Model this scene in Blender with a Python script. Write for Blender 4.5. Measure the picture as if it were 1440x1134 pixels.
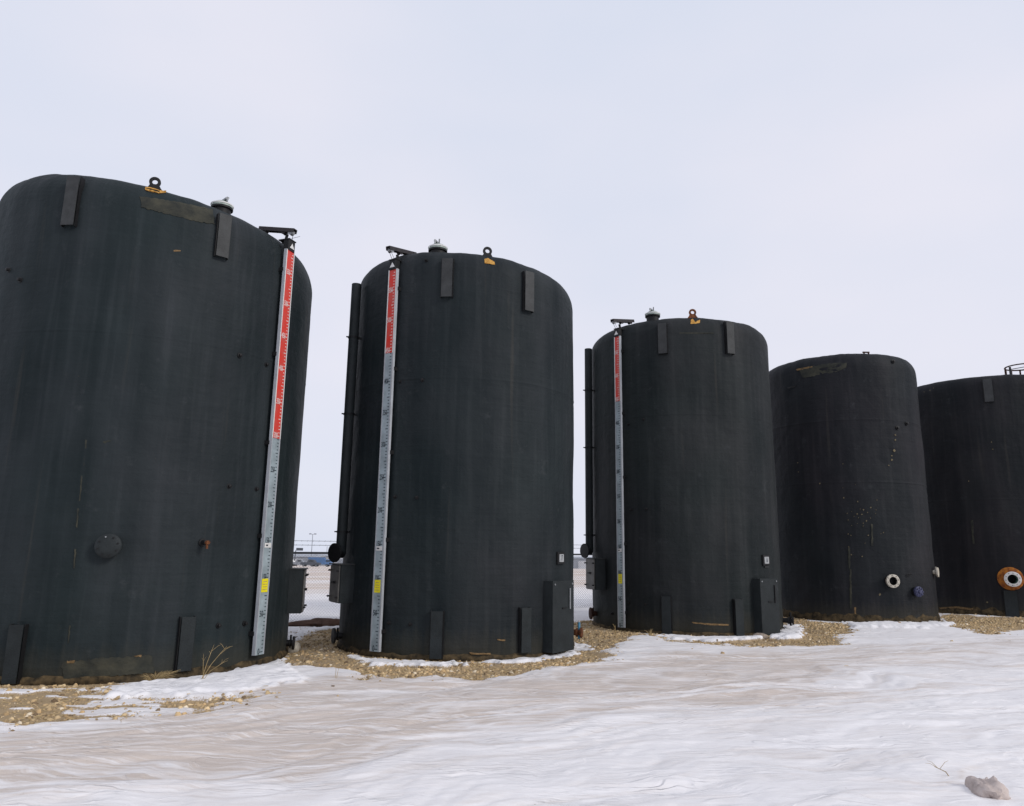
import bpy, math, random
import numpy as np
from mathutils import Vector, Matrix

for o in list(bpy.data.objects):
    bpy.data.objects.remove(o, do_unlink=True)
scene = bpy.context.scene
COL = scene.collection
random.seed(7)
RNG = np.random.default_rng(11)
sin, cos, pi, rad = math.sin, math.cos, math.pi, math.radians

# ------------------------------------------------------------------ camera
FPX, PITCH, ROLL, HC = 1036.8, rad(11.358), rad(0.846), 1.481
fw = Vector((0, cos(PITCH), sin(PITCH)))
up0 = Vector((0, -sin(PITCH), cos(PITCH)))
rt0 = Vector((1, 0, 0))
rt = cos(ROLL) * rt0 + sin(ROLL) * up0
up = -sin(ROLL) * rt0 + cos(ROLL) * up0
EYE = Vector((0, 0, HC))
cd = bpy.data.cameras.new('camera')
cd.sensor_fit = 'HORIZONTAL'; cd.sensor_width = 36.0
cd.lens = 36.0 * FPX / 1440.0
cd.clip_start = 0.1; cd.clip_end = 9000
cam = bpy.data.objects.new('camera', cd); COL.objects.link(cam)
cam.matrix_world = Matrix(((rt.x, up.x, -fw.x, 0), (rt.y, up.y, -fw.y, 0), (rt.z, up.z, -fw.z, HC), (0, 0, 0, 1)))
scene.camera = cam

# ------------------------------------------------------------------ sky, sun, exposure
SUN_EL, SUN_AZ = rad(30), rad(122)     # azimuth clockwise from +Y (the view direction)
world = bpy.data.worlds.new('World'); scene.world = world
world.use_nodes = True
nt = world.node_tree; nt.nodes.clear()
wo = nt.nodes.new('ShaderNodeOutputWorld'); bg = nt.nodes.new('ShaderNodeBackground')
sky = nt.nodes.new('ShaderNodeTexSky'); sky.sky_type = 'NISHITA'; sky.sun_disc = False
sky.sun_elevation = SUN_EL; sky.sun_rotation = SUN_AZ
sky.air_density = 1.0; sky.dust_density = 2.0
wtc = nt.nodes.new('ShaderNodeTexCoord')
wmap = nt.nodes.new('ShaderNodeMapping'); wmap.inputs['Scale'].default_value = (1, 1, 2.2)
wn = nt.nodes.new('ShaderNodeTexNoise'); wn.inputs['Scale'].default_value = 1.6
wn.inputs['Detail'].default_value = 4; wn.inputs['Roughness'].default_value = 0.45
wr = nt.nodes.new('ShaderNodeValToRGB')
wr.color_ramp.elements[0].position = 0.3; wr.color_ramp.elements[0].color = (0.66, 0.72, 0.855, 1)
wr.color_ramp.elements[1].position = 0.7; wr.color_ramp.elements[1].color = (0.80, 0.80, 0.895, 1)
wsc = nt.nodes.new('ShaderNodeVectorMath'); wsc.operation = 'SCALE'; wsc.inputs['Scale'].default_value = 10.45
wmix = nt.nodes.new('ShaderNodeMix'); wmix.data_type = 'RGBA'; wmix.inputs[0].default_value = 0.94
nt.links.new(wtc.outputs['Generated'], wmap.inputs['Vector'])
nt.links.new(wmap.outputs[0], wn.inputs['Vector'])
nt.links.new(wn.outputs['Fac'], wr.inputs['Fac'])
nt.links.new(wr.outputs['Color'], wsc.inputs[0])
nt.links.new(sky.outputs[0], wmix.inputs[6])
nt.links.new(wsc.outputs[0], wmix.inputs[7])
nt.links.new(wmix.outputs[2], bg.inputs['Color'])
bg.inputs['Strength'].default_value = 0.1
nt.links.new(bg.outputs[0], wo.inputs['Surface'])
sl = bpy.data.lights.new('sun', 'SUN'); sl.energy = 1.5; sl.angle = rad(14); sl.color = (1.0, 0.96, 0.9)
so = bpy.data.objects.new('sun', sl); COL.objects.link(so)
sdir = Vector((sin(SUN_AZ) * cos(SUN_EL), cos(SUN_AZ) * cos(SUN_EL), sin(SUN_EL)))
so.rotation_euler = (-sdir).to_track_quat('-Z', 'Y').to_euler()
vs = scene.view_settings
vs.view_transform = 'Standard'; vs.look = 'None'; vs.exposure = 0.0; vs.gamma = 1.0; vs.use_curve_mapping = False

# ------------------------------------------------------------------ numeric noise
def _hash(ix, iy, seed):
    n = (ix * 374761393 + iy * 668265263 + seed * 974711) & 0xFFFFFFFF
    n = ((n ^ (n >> 13)) * 1274126177) & 0xFFFFFFFF
    n = n ^ (n >> 16)
    return (n & 0xFFFFFF) / float(0xFFFFFF)
def vnoise(x, y, seed=0):
    ix = np.floor(x).astype(np.int64); iy = np.floor(y).astype(np.int64)
    fx = x - ix; fy = y - iy
    fx = fx * fx * fx * (fx * (fx * 6 - 15) + 10); fy = fy * fy * fy * (fy * (fy * 6 - 15) + 10)
    a = _hash(ix, iy, seed); b = _hash(ix + 1, iy, seed); c = _hash(ix, iy + 1, seed); d = _hash(ix + 1, iy + 1, seed)
    return (a + (b - a) * fx) * (1 - fy) + (c + (d - c) * fx) * fy
def fbm(x, y, seed=0, octv=4, gain=0.5):
    s = 0.0; a = 1.0; t = 0.0
    for k in range(octv):
        s = s + a * vnoise(x, y, seed + 17 * k); t += a; a *= gain
        x = x * 2.03 + 3.7; y = y * 2.03 + 1.3
    return s / t
def sstep(a, b, v):
    t = np.clip((v - a) / (b - a), 0, 1); return t * t * (3 - 2 * t)

# ------------------------------------------------------------------ pixels to places
def ray(px, py):
    d = fw * FPX + rt * (px - 720.0) + up * (567.0 - py)
    return d.normalized()
def gbase(x, y):
    return -0.035 + 0.0115 * np.clip(x, -9.0, 12.0) - 0.018 * np.maximum(0.0, y - 22.0)
def on_ground(px, py):
    d = ray(px, py); z = 0.0
    for _ in range(12):
        t = (z - HC) / d.z; p = EYE + d * t
        z = float(gbase(p.x, p.y))
    return p
def to_px(p):
    d = Vector(p) - EYE; z = d.dot(fw); return 720 + FPX * d.dot(rt) / z, 567 - FPX * d.dot(up) / z
def at_depth(px, py, y):
    d = ray(px, py); return EYE + d * (y / d.y)

# ------------------------------------------------------------------ materials
def new_mat(name):
    m = bpy.data.materials.new(name); m.use_nodes = True
    return m, m.node_tree, m.node_tree.nodes['Principled BSDF']
def N(t, typ, **kw):
    n = t.nodes.new(typ)
    for k, v in kw.items():
        if hasattr(n, k): setattr(n, k, v)
        else: n.inputs[k].default_value = v
    return n
def mat(name, col, rough=0.7, metal=0.0, spec=0.3, var=0.25, scale=9.0, bump=0.0, bscale=60.0, col2=None):
    m, t, b = new_mat(name)
    tc = N(t, 'ShaderNodeTexCoord')
    n = N(t, 'ShaderNodeTexNoise', Scale=scale, Detail=5.0, Roughness=0.6)
    t.links.new(tc.outputs['Object'], n.inputs['Vector'])
    r = N(t, 'ShaderNodeValToRGB')
    r.color_ramp.elements[0].position = 0.35; r.color_ramp.elements[1].position = 0.68
    c2 = col2 or tuple(c * (1 - var) for c in col)
    r.color_ramp.elements[0].color = (*c2, 1); r.color_ramp.elements[1].color = (*col, 1)
    t.links.new(n.outputs['Fac'], r.inputs['Fac']); t.links.new(r.outputs['Color'], b.inputs['Base Color'])
    b.inputs['Roughness'].default_value = rough; b.inputs['Metallic'].default_value = metal
    b.inputs['Specular IOR Level'].default_value = spec
    if bump:
        n2 = N(t, 'ShaderNodeTexNoise', Scale=bscale, Detail=3.0)
        bp = N(t, 'ShaderNodeBump', Strength=bump, Distance=0.01)
        t.links.new(tc.outputs['Object'], n2.inputs['Vector'])
        t.links.new(n2.outputs['Fac'], bp.inputs['Height']); t.links.new(bp.outputs[0], b.inputs['Normal'])
    return m

def tank_mat(name, dark, light, seed, streak=0.5, chips=0.0):
    """sprayed black foam coating: vertical weather streaks, mottling, orange-peel relief, brownish foot"""
    m, t, b = new_mat(name)
    L = t.links.new
    tc = N(t, 'ShaderNodeTexCoord')
    at = N(t, 'ShaderNodeAttribute', attribute_name='wrap')     # (arc length, height, 0) round the shell
    sep = N(t, 'ShaderNodeSeparateXYZ'); L(at.outputs['Vector'], sep.inputs[0])
    def stretched(sx, sz, detail, off):
        mp = N(t, 'ShaderNodeMapping'); mp.inputs['Scale'].default_value = (sx, sz, 1); mp.inputs['Location'].default_value = (off, off * .7, seed)
        nn = N(t, 'ShaderNodeTexNoise', Scale=1.0, Detail=detail, Roughness=0.55)
        L(at.outputs['Vector'], mp.inputs['Vector']); L(mp.outputs[0], nn.inputs['Vector']); return nn
    n1 = stretched(2.1, 0.16, 5.0, 3.1)      # broad streaks
    n2 = stretched(11.0, 0.5, 4.0, 8.4)      # thin runs
    n3 = stretched(1.1, 0.9, 5.0, 1.7)       # blotches
    r1 = N(t, 'ShaderNodeMapRange'); r1.inputs[1].default_value = 0.35; r1.inputs[2].default_value = 0.7
    L(n1.outputs['Fac'], r1.inputs[0])
    r2 = N(t, 'ShaderNodeMapRange'); r2.inputs[1].default_value = 0.5; r2.inputs[2].default_value = 0.8; r2.inputs[4].default_value = 0.35
    L(n2.outputs['Fac'], r2.inputs[0])
    r3 = N(t, 'ShaderNodeMapRange'); r3.inputs[1].default_value = 0.35; r3.inputs[2].default_value = 0.75; r3.inputs[4].default_value = 0.6
    L(n3.outputs['Fac'], r3.inputs[0])
    ad = N(t, 'ShaderNodeMath', operation='MULTIPLY'); L(r1.outputs[0], ad.inputs[0]); ad.inputs[1].default_value = streak
    ad2 = N(t, 'ShaderNodeMath', operation='ADD'); L(ad.outputs[0], ad2.inputs[0]); L(r2.outputs[0], ad2.inputs[1])
    ad3 = N(t, 'ShaderNodeMath', operation='MULTIPLY_ADD'); L(r3.outputs[0], ad3.inputs[0]); ad3.inputs[1].default_value = 0.5; L(ad2.outputs[0], ad3.inputs[2]); ad3.use_clamp = True
    mx = N(t, 'ShaderNodeMix', data_type='RGBA'); L(ad3.outputs[0], mx.inputs[0])
    mx.inputs[6].default_value = (*dark, 1); mx.inputs[7].default_value = (*light, 1)
    # dull violet / olive tint drifting over the coat
    n4 = stretched(0.5, 0.35, 3.0, 5.5)
    tint = N(t, 'ShaderNodeValToRGB'); tint.color_ramp.elements[0].position = .35; tint.color_ramp.elements[1].position = .65
    tint.color_ramp.elements[0].color = (0.93, 1.0, 1.0, 1); tint.color_ramp.elements[1].color = (1.08, 1.0, 1.04, 1)
    L(n4.outputs['Fac'], tint.inputs['Fac'])
    mt = N(t, 'ShaderNodeMix', data_type='RGBA', blend_type='MULTIPLY'); mt.inputs[0].default_value = 1
    L(mx.outputs[2], mt.inputs[6]); L(tint.outputs['Color'], mt.inputs[7])
    # mud splash / worn coating near the foot, ragged upper edge
    foot = N(t, 'ShaderNodeMapRange'); foot.inputs[1].default_value = 0.42; foot.inputs[2].default_value = 0.02
    hn = N(t, 'ShaderNodeMath', operation='MULTIPLY_ADD'); L(n2.outputs['Fac'], hn.inputs[0]); hn.inputs[1].default_value = -0.5; L(sep.outputs[1], hn.inputs[2])
    ha = N(t, 'ShaderNodeMath', operation='ADD'); L(hn.outputs[0], ha.inputs[0]); ha.inputs[1].default_value = 0.22
    L(ha.outputs[0], foot.inputs[0])
    fm = N(t, 'ShaderNodeMath', operation='MULTIPLY'); L(foot.outputs[0], fm.inputs[0]); fm.inputs[1].default_value = 0.55
    mf = N(t, 'ShaderNodeMix', data_type='RGBA'); L(fm.outputs[0], mf.inputs[0]); L(mt.outputs[2], mf.inputs[6]); mf.inputs[7].default_value = (0.05, 0.045, 0.032, 1)
    sc = N(t, 'ShaderNodeTexNoise', Scale=3.2, Detail=9.0, Roughness=0.72); L(tc.outputs['Object'], sc.inputs['Vector'])
    scr = N(t, 'ShaderNodeMapRange'); scr.inputs[1].default_value = 0.60; scr.inputs[2].default_value = 0.74; scr.inputs[4].default_value = 0.38; L(sc.outputs['Fac'], scr.inputs[0])
    ms = N(t, 'ShaderNodeMix', data_type='RGBA'); L(scr.outputs[0], ms.inputs[0]); L(mf.outputs[2], ms.inputs[6]); ms.inputs[7].default_value = (0.062, 0.066, 0.070, 1)
    fr_ = N(t, 'ShaderNodeTexNoise', Scale=21.0, Detail=6.0, Roughness=0.7); L(tc.outputs['Object'], fr_.inputs['Vector'])
    frr = N(t, 'ShaderNodeMapRange'); frr.inputs[1].default_value = 0.70; frr.inputs[2].default_value = 0.76; frr.inputs[4].default_value = 0.7; L(fr_.outputs['Fac'], frr.inputs[0])
    mr = N(t, 'ShaderNodeMix', data_type='RGBA'); L(frr.outputs[0], mr.inputs[0]); L(ms.outputs[2], mr.inputs[6]); mr.inputs[7].default_value = (0.10, 0.075, 0.05, 1)
    rn = stretched(6.0, 0.22, 5.0, 12.3)
    rnr = N(t, 'ShaderNodeMapRange'); rnr.inputs[1].default_value = 0.64; rnr.inputs[2].default_value = 0.76; rnr.inputs[4].default_value = 0.4; L(rn.outputs['Fac'], rnr.inputs[0])
    mn = N(t, 'ShaderNodeMix', data_type='RGBA'); L(rnr.outputs[0], mn.inputs[0]); L(mr.outputs[2], mn.inputs[6]); mn.inputs[7].default_value = (0.060, 0.054, 0.046, 1)
    L(mn.outputs[2], b.inputs['Base Color'])
    rg = N(t, 'ShaderNodeMapRange'); rg.inputs[3].default_value = 0.48; rg.inputs[4].default_value = 0.75; L(sc.outputs['Fac'], rg.inputs[0]); L(rg.outputs[0], b.inputs['Roughness'])
    b.inputs['Roughness'].default_value = 0.6; b.inputs['Specular IOR Level'].default_value = 0.10
    nb = N(t, 'ShaderNodeTexNoise', Scale=38.0, Detail=4.0, Roughness=0.6); L(tc.outputs['Object'], nb.inputs['Vector'])
    nb2 = N(t, 'ShaderNodeTexNoise', Scale=4.0, Detail=3.0); L(tc.outputs['Object'], nb2.inputs['Vector'])
    b1 = N(t, 'ShaderNodeBump', Strength=0.35, Distance=0.012); L(nb.outputs['Fac'], b1.inputs['Height'])
    b2 = N(t, 'ShaderNodeBump', Strength=0.5, Distance=0.05); L(nb2.outputs['Fac'], b2.inputs['Height']); L(b1.outputs[0], b2.inputs['Normal'])
    pas = stretched(0.5, 16.0, 3.0, 2.2)
    b3 = N(t, 'ShaderNodeBump', Strength=0.30, Distance=0.02); L(pas.outputs['Fac'], b3.inputs['Height']); L(b2.outputs[0], b3.inputs['Normal'])
    L(b3.outputs[0], b.inputs['Normal'])
    return m

M = {}
M['coat'] = mat('black_coating', (0.023, 0.028, 0.030), 0.6, 0, 0.2, 0.3, 6, 0.4, 50)
M['coat_grey'] = mat('worn_grey_coating', (0.043, 0.045, 0.046), 0.55, 0, 0.25, 0.35, 7, 0.3, 60)
M['door_grey'] = mat('scuffed_grey_door', (0.13, 0.125, 0.115), 0.5, 0.1, 0.3, 0.5, 5, 0.2, 40)
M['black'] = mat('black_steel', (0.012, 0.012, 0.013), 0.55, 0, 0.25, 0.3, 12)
M['foot'] = mat('brown_foot_foam', (0.12, 0.085, 0.045), 0.9, 0, 0.1, 0.6, 9, 0.8, 30, (0.022, 0.019, 0.014))
M['olive'] = mat('worn_olive_patch', (0.062, 0.060, 0.045), 0.8, 0, 0.1, 0.4, 5, 0.7, 25, (0.028, 0.03, 0.027))
M['ochre'] = mat('exposed_foam', (0.62, 0.36, 0.10), 0.9, 0, 0.1, 0.5, 30, 0.8, 60, (0.35, 0.17, 0.04))
M['tan_foam'] = mat('weathered_foam', (0.26, 0.17, 0.085), 0.9, 0, 0.1, 0.5, 30, 0.6, 60)
M['chip'] = mat('foam_chip', (0.22, 0.18, 0.11), 0.9, 0, 0.1, 0.5, 40)
M['rust'] = mat('rust', (0.20, 0.075, 0.03), 0.85, 0, 0.2, 0.6, 22, 0.5, 60, (0.06, 0.025, 0.015))
M['dark_rust'] = mat('dark_rust', (0.055, 0.025, 0.018), 0.85, 0, 0.2, 0.5, 20, 0.4, 60)
M['arm'] = mat('dark_arm_steel', (0.035, 0.030, 0.032), 0.6, 0, 0.3, 0.4, 14)
M['rust_orange'] = mat('orange_rust', (0.52, 0.20, 0.03), 0.85, 0, 0.2, 0.6, 11, 0.6, 40, (0.16, 0.045, 0.02))
M['alu'] = mat('grey_gauge_face', (0.36, 0.43, 0.46), 0.45, 0.0, 0.4, 0.36, 5.0)
M['alu_edge'] = mat('gauge_edge', (0.42, 0.44, 0.47), 0.4, 0.0, 0.4, 0.2, 4)
M['red'] = mat('red_scale', (0.62, 0.035, 0.022), 0.5, 0, 0.35, 0.15, 7, col2=(0.52, 0.075, 0.06))
M['yellow'] = mat('yellow_label', (0.83, 0.72, 0.02), 0.5, 0, 0.3, 0.1, 10)
M['white'] = mat('white_paint', (0.72, 0.71, 0.69), 0.5, 0, 0.3, 0.15, 12)
M['offwhite'] = mat('dirty_white', (0.62, 0.57, 0.48), 0.6, 0, 0.3, 0.4, 14)
M['print'] = mat('dark_print', (0.025, 0.035, 0.045), 0.6, 0, 0.2, 0.1)
M['pinkprint'] = mat('pale_print', (0.74, 0.60, 0.57), 0.6, 0, 0.2, 0.1)
M['plate'] = mat('dull_plate', (0.42, 0.43, 0.44), 0.6, 0, 0.3, 0.3, 30)
M['galv'] = mat('galvanised', (0.33, 0.34, 0.35), 0.45, 0.5, 0.4, 0.25, 15)
M['wire'] = mat('fence_wire', (0.10, 0.105, 0.115), 0.5, 0.3, 0.4, 0.2, 15)
M['hatch_green'] = mat('pale_green_lid', (0.36, 0.42, 0.38), 0.5, 0.1, 0.4, 0.3, 16)
M['mint'] = mat('mint_lining', (0.30, 0.46, 0.38), 0.5, 0, 0.4, 0.2, 10)
M['blue'] = mat('blue_paint', (0.10, 0.30, 0.47), 0.5, 0, 0.4, 0.35, 20)
M['blue_cap'] = mat('violet_blue_cap', (0.08, 0.085, 0.17), 0.5, 0, 0.3, 0.6, 26, 0.5, 40)
M['soil'] = mat('red_brown_soil', (0.13, 0.075, 0.055), 0.95, 0, 0.1, 0.5, 5, 1.0, 18)
M['straw'] = mat('dry_straw', (0.46, 0.34, 0.17), 0.9, 0, 0.1, 0.4, 20)
M['stone'] = mat('stone', (0.34, 0.28, 0.23), 0.9, 0, 0.15, 0.4, 20, 0.6, 50)
M['clod'] = mat('dusty_clod', (0.60, 0.52, 0.48), 0.95, 0, 0.1, 0.3, 8, 0.8, 40, (0.44, 0.37, 0.34))
M['far_wall'] = mat('far_pale_cladding', (0.50, 0.51, 0.54), 0.7, 0, 0.2, 0.15, 0.4)
M['far_grey'] = mat('far_grey_cladding', (0.30, 0.32, 0.36), 0.7, 0, 0.2, 0.2, 0.4)
M['far_roof'] = mat('far_roof', (0.40, 0.42, 0.46), 0.7, 0, 0.2, 0.2, 0.4)
M['far_blue'] = mat('far_blue_paint', (0.12, 0.22, 0.42), 0.6, 0, 0.3, 0.2, 1)
M['far_dark'] = mat('far_dark', (0.10, 0.11, 0.13), 0.7, 0, 0.2, 0.2, 1)
M['glass'] = mat('dark_glass', (0.04, 0.05, 0.06), 0.15, 0, 0.5, 0.1)
M['tyre'] = mat('tyre', (0.02, 0.02, 0.02), 0.8, 0, 0.2)

def gravel_mat():
    m, t, b = new_mat('gravel_stone')
    a = N(t, 'ShaderNodeAttribute', attribute_name='tone')
    t.links.new(a.outputs['Color'], b.inputs['Base Color'])
    b.inputs['Roughness'].default_value = 0.9; b.inputs['Specular IOR Level'].default_value = 0.15
    return m
M['gravel'] = gravel_mat()

def ground_mat():
    m, t, b = new_mat('snowy_ground'); L = t.links.new
    geo = N(t, 'ShaderNodeNewGeometry')
    def noise(scale, detail=4.0, vec=None, rough=.55):
        n = N(t, 'ShaderNodeTexNoise', Scale=scale, Detail=detail, Roughness=rough)
        L(vec or geo.outputs['Position'], n.inputs['Vector']); return n
    def mixc(f, a, c):
        x = N(t, 'ShaderNodeMix', data_type='RGBA')
        if isinstance(f, float): x.inputs[0].default_value = f
        else: L(f, x.inputs[0])
        for k, v in ((6, a), (7, c)):
            if isinstance(v, tuple): x.inputs[k].default_value = (*v, 1)
            else: L(v, x.inputs[k])
        return x.outputs[2]
    dust = N(t, 'ShaderNodeAttribute', attribute_name='dust')
    grav = N(t, 'ShaderNodeAttribute', attribute_name='bare')
    fld = N(t, 'ShaderNodeAttribute', attribute_name='stubble')
    # snow
    ns = noise(1.3, 3.0)
    snow = mixc(ns.outputs['Fac'], (0.80, 0.785, 0.795), (0.87, 0.85, 0.85))
    grain = noise(55.0, 2.0)
    dm = N(t, 'ShaderNodeMath', operation='MULTIPLY_ADD'); L(grain.outputs['Fac'], dm.inputs[0]); dm.inputs[1].default_value = 0.12; L(dust.outputs['Fac'], dm.inputs[2])
    dm2 = N(t, 'ShaderNodeMath', operation='SUBTRACT'); L(dm.outputs[0], dm2.inputs[0]); dm2.inputs[1].default_value = 0.06; dm2.use_clamp = True
    mpw = N(t, 'ShaderNodeMapping'); mpw.inputs['Rotation'].default_value = (0, 0, rad(-18)); mpw.inputs['Scale'].default_value = (0.7, 19.0, 1)
    wsh = noise(0.9, 3.0)
    wv = N(t, 'ShaderNodeVectorMath', operation='MULTIPLY_ADD'); L(wsh.outputs['Color'], wv.inputs[0]); wv.inputs[1].default_value = (0.7, 0.7, 0); L(geo.outputs['Position'], wv.inputs[2])
    L(wv.outputs[0], mpw.inputs['Vector'])
    stk = noise(1.0, 6.0, mpw.outputs[0], .68)
    sr = N(t, 'ShaderNodeMapRange'); sr.inputs[1].default_value = 0.35; sr.inputs[2].default_value = 0.68; sr.inputs[3].default_value = 0.35; sr.inputs[4].default_value = 1.65; L(stk.outputs['Fac'], sr.inputs[0])
    ds = N(t, 'ShaderNodeMath', operation='MULTIPLY'); L(dm2.outputs[0], ds.inputs[0]); L(sr.outputs[0], ds.inputs[1]); ds.use_clamp = True
    snow = mixc(ds.outputs[0], snow, (0.59, 0.515, 0.46))
    # grit caught in the dusty crust, a few specks elsewhere
    gt = noise(95.0, 3.0, rough=.7)
    gtr = N(t, 'ShaderNodeMapRange'); gtr.inputs[1].default_value = 0.62; gtr.inputs[2].default_value = 0.72; L(gt.outputs['Fac'], gtr.inputs[0])
    gd = N(t, 'ShaderNodeMath', operation='MULTIPLY'); L(gtr.outputs[0], gd.inputs[0]); L(ds.outputs[0], gd.inputs[1])
    snow = mixc(gd.outputs[0], snow, (0.30, 0.23, 0.18))
    spk = N(t, 'ShaderNodeTexVoronoi', Scale=7.0); L(geo.outputs['Position'], spk.inputs['Vector'])
    spr = N(t, 'ShaderNodeMapRange'); spr.inputs[1].default_value = 0.055; spr.inputs[2].default_value = 0.03; spr.inputs[4].default_value = 0.5; L(spk.outputs['Distance'], spr.inputs[0])
    spm = noise(0.8, 2.0); spq = N(t, 'ShaderNodeMapRange'); spq.inputs[1].default_value = 0.55; spq.inputs[2].default_value = 0.62; L(spm.outputs['Fac'], spq.inputs[0])
    sp2 = N(t, 'ShaderNodeMath', operation='MULTIPLY'); L(spr.outputs[0], sp2.inputs[0]); L(spq.outputs[0], sp2.inputs[1])
    snow = mixc(sp2.outputs[0], snow, (0.25, 0.2, 0.17))
    # bare gravelly soil
    ng = noise(70.0, 4.0, rough=.7); ng2 = noise(3.5, 4.0)
    soil = mixc(ng.outputs['Fac'], (0.15, 0.105, 0.06), (0.56, 0.42, 0.26))
    soil = mixc(ng2.outputs['Fac'], soil, (0.40, 0.295, 0.175))
    gm = N(t, 'ShaderNodeMath', operation='MULTIPLY_ADD'); L(grain.outputs['Fac'], gm.inputs[0]); gm.inputs[1].default_value = 0.9; L(grav.outputs['Fac'], gm.inputs[2])
    gr = N(t, 'ShaderNodeMapRange'); gr.inputs[1].default_value = 0.82; gr.inputs[2].default_value = 1.08; L(gm.outputs[0], gr.inputs[0])
    col = mixc(gr.outputs[0], snow, soil)
    # stubble field beyond the fence
    mp = N(t, 'ShaderNodeMapping'); mp.inputs['Scale'].default_value = (0.10, 0.45, 1); L(geo.outputs['Position'], mp.inputs['Vector'])
    nf = noise(1.0, 6.0, mp.outputs[0], .65)
    fr = N(t, 'ShaderNodeMapRange'); fr.inputs[1].default_value = 0.36; fr.inputs[2].default_value = 0.56; L(nf.outputs['Fac'], fr.inputs[0])
    ff = N(t, 'ShaderNodeMath', operation='MULTIPLY'); L(fr.outputs[0], ff.inputs[0]); L(fld.outputs['Fac'], ff.inputs[1])
    col = mixc(ff.outputs[0], col, (0.60, 0.48, 0.39))
    L(col, b.inputs['Base Color'])
    b.inputs['Roughness'].default_value = 0.75; b.inputs['Specular IOR Level'].default_value = 0.15
    # fine relief: snow grain, pebbly soil
    mp2 = N(t, 'ShaderNodeMapping'); mp2.inputs['Rotation'].default_value = (0, 0, rad(-20)); mp2.inputs['Scale'].default_value = (4.0, 16.0, 1)
    L(geo.outputs['Position'], mp2.inputs['Vector'])
    rip = noise(1.0, 5.0, mp2.outputs[0])
    b1 = N(t, 'ShaderNodeBump', Strength=0.35, Distance=0.02); L(rip.outputs['Fac'], b1.inputs['Height'])
    b2 = N(t, 'ShaderNodeBump', Strength=0.25, Distance=0.008); L(ng.outputs['Fac'], b2.inputs['Height']); L(b1.outputs[0], b2.inputs['Normal'])
    # wind-cut crust edges: saw-tooth ledges of a warped noise, broken up
    mp3 = N(t, 'ShaderNodeMapping'); mp3.inputs['Rotation'].default_value = (0, 0, rad(-20)); mp3.inputs['Scale'].default_value = (0.6, 3.0, 1); L(wv.outputs[0], mp3.inputs['Vector'])
    led = noise(1.0, 4.0, mp3.outputs[0], .5)
    l9 = N(t, 'ShaderNodeMath', operation='MULTIPLY'); L(led.outputs['Fac'], l9.inputs[0]); l9.inputs[1].default_value = 12.0
    lf = N(t, 'ShaderNodeMath', operation='FRACT'); L(l9.outputs[0], lf.inputs[0])
    lr = N(t, 'ShaderNodeMapRange', interpolation_type='SMOOTHSTEP'); lr.inputs[1].default_value = 0.72; lr.inputs[2].default_value = 1.0; lr.inputs[3].default_value = 0.0; lr.inputs[4].default_value = -1.0; L(lf.outputs[0], lr.inputs[0])
    la = N(t, 'ShaderNodeMath', operation='ADD'); L(lf.outputs[0], la.inputs[0]); L(lr.outputs[0], la.inputs[1])
    brk = noise(1.7, 3.0); bq = N(t, 'ShaderNodeMapRange'); bq.inputs[1].default_value = 0.42; bq.inputs[2].default_value = 0.62; L(brk.outputs['Fac'], bq.inputs[0])
    lm = N(t, 'ShaderNodeMath', operation='MULTIPLY'); L(la.outputs[0], lm.inputs[0]); L(bq.outputs[0], lm.inputs[1])
    nb_ = N(t, 'ShaderNodeMath', operation='SUBTRACT'); nb_.inputs[0].default_value = 1.0; L(grav.outputs['Fac'], nb_.inputs[1])
    b3 = N(t, 'ShaderNodeBump', Distance=0.0095); L(nb_.outputs[0], b3.inputs['Strength']); L(lm.outputs[0], b3.inputs['Height']); L(b2.outputs[0], b3.inputs['Normal'])
    cr = noise(210.0, 2.0); b4 = N(t, 'ShaderNodeBump', Strength=0.30, Distance=0.004); L(cr.outputs['Fac'], b4.inputs['Height']); L(b3.outputs[0], b4.inputs['Normal'])
    L(b4.outputs[0], b.inputs['Normal'])
    return m
M['ground'] = ground_mat()

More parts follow.
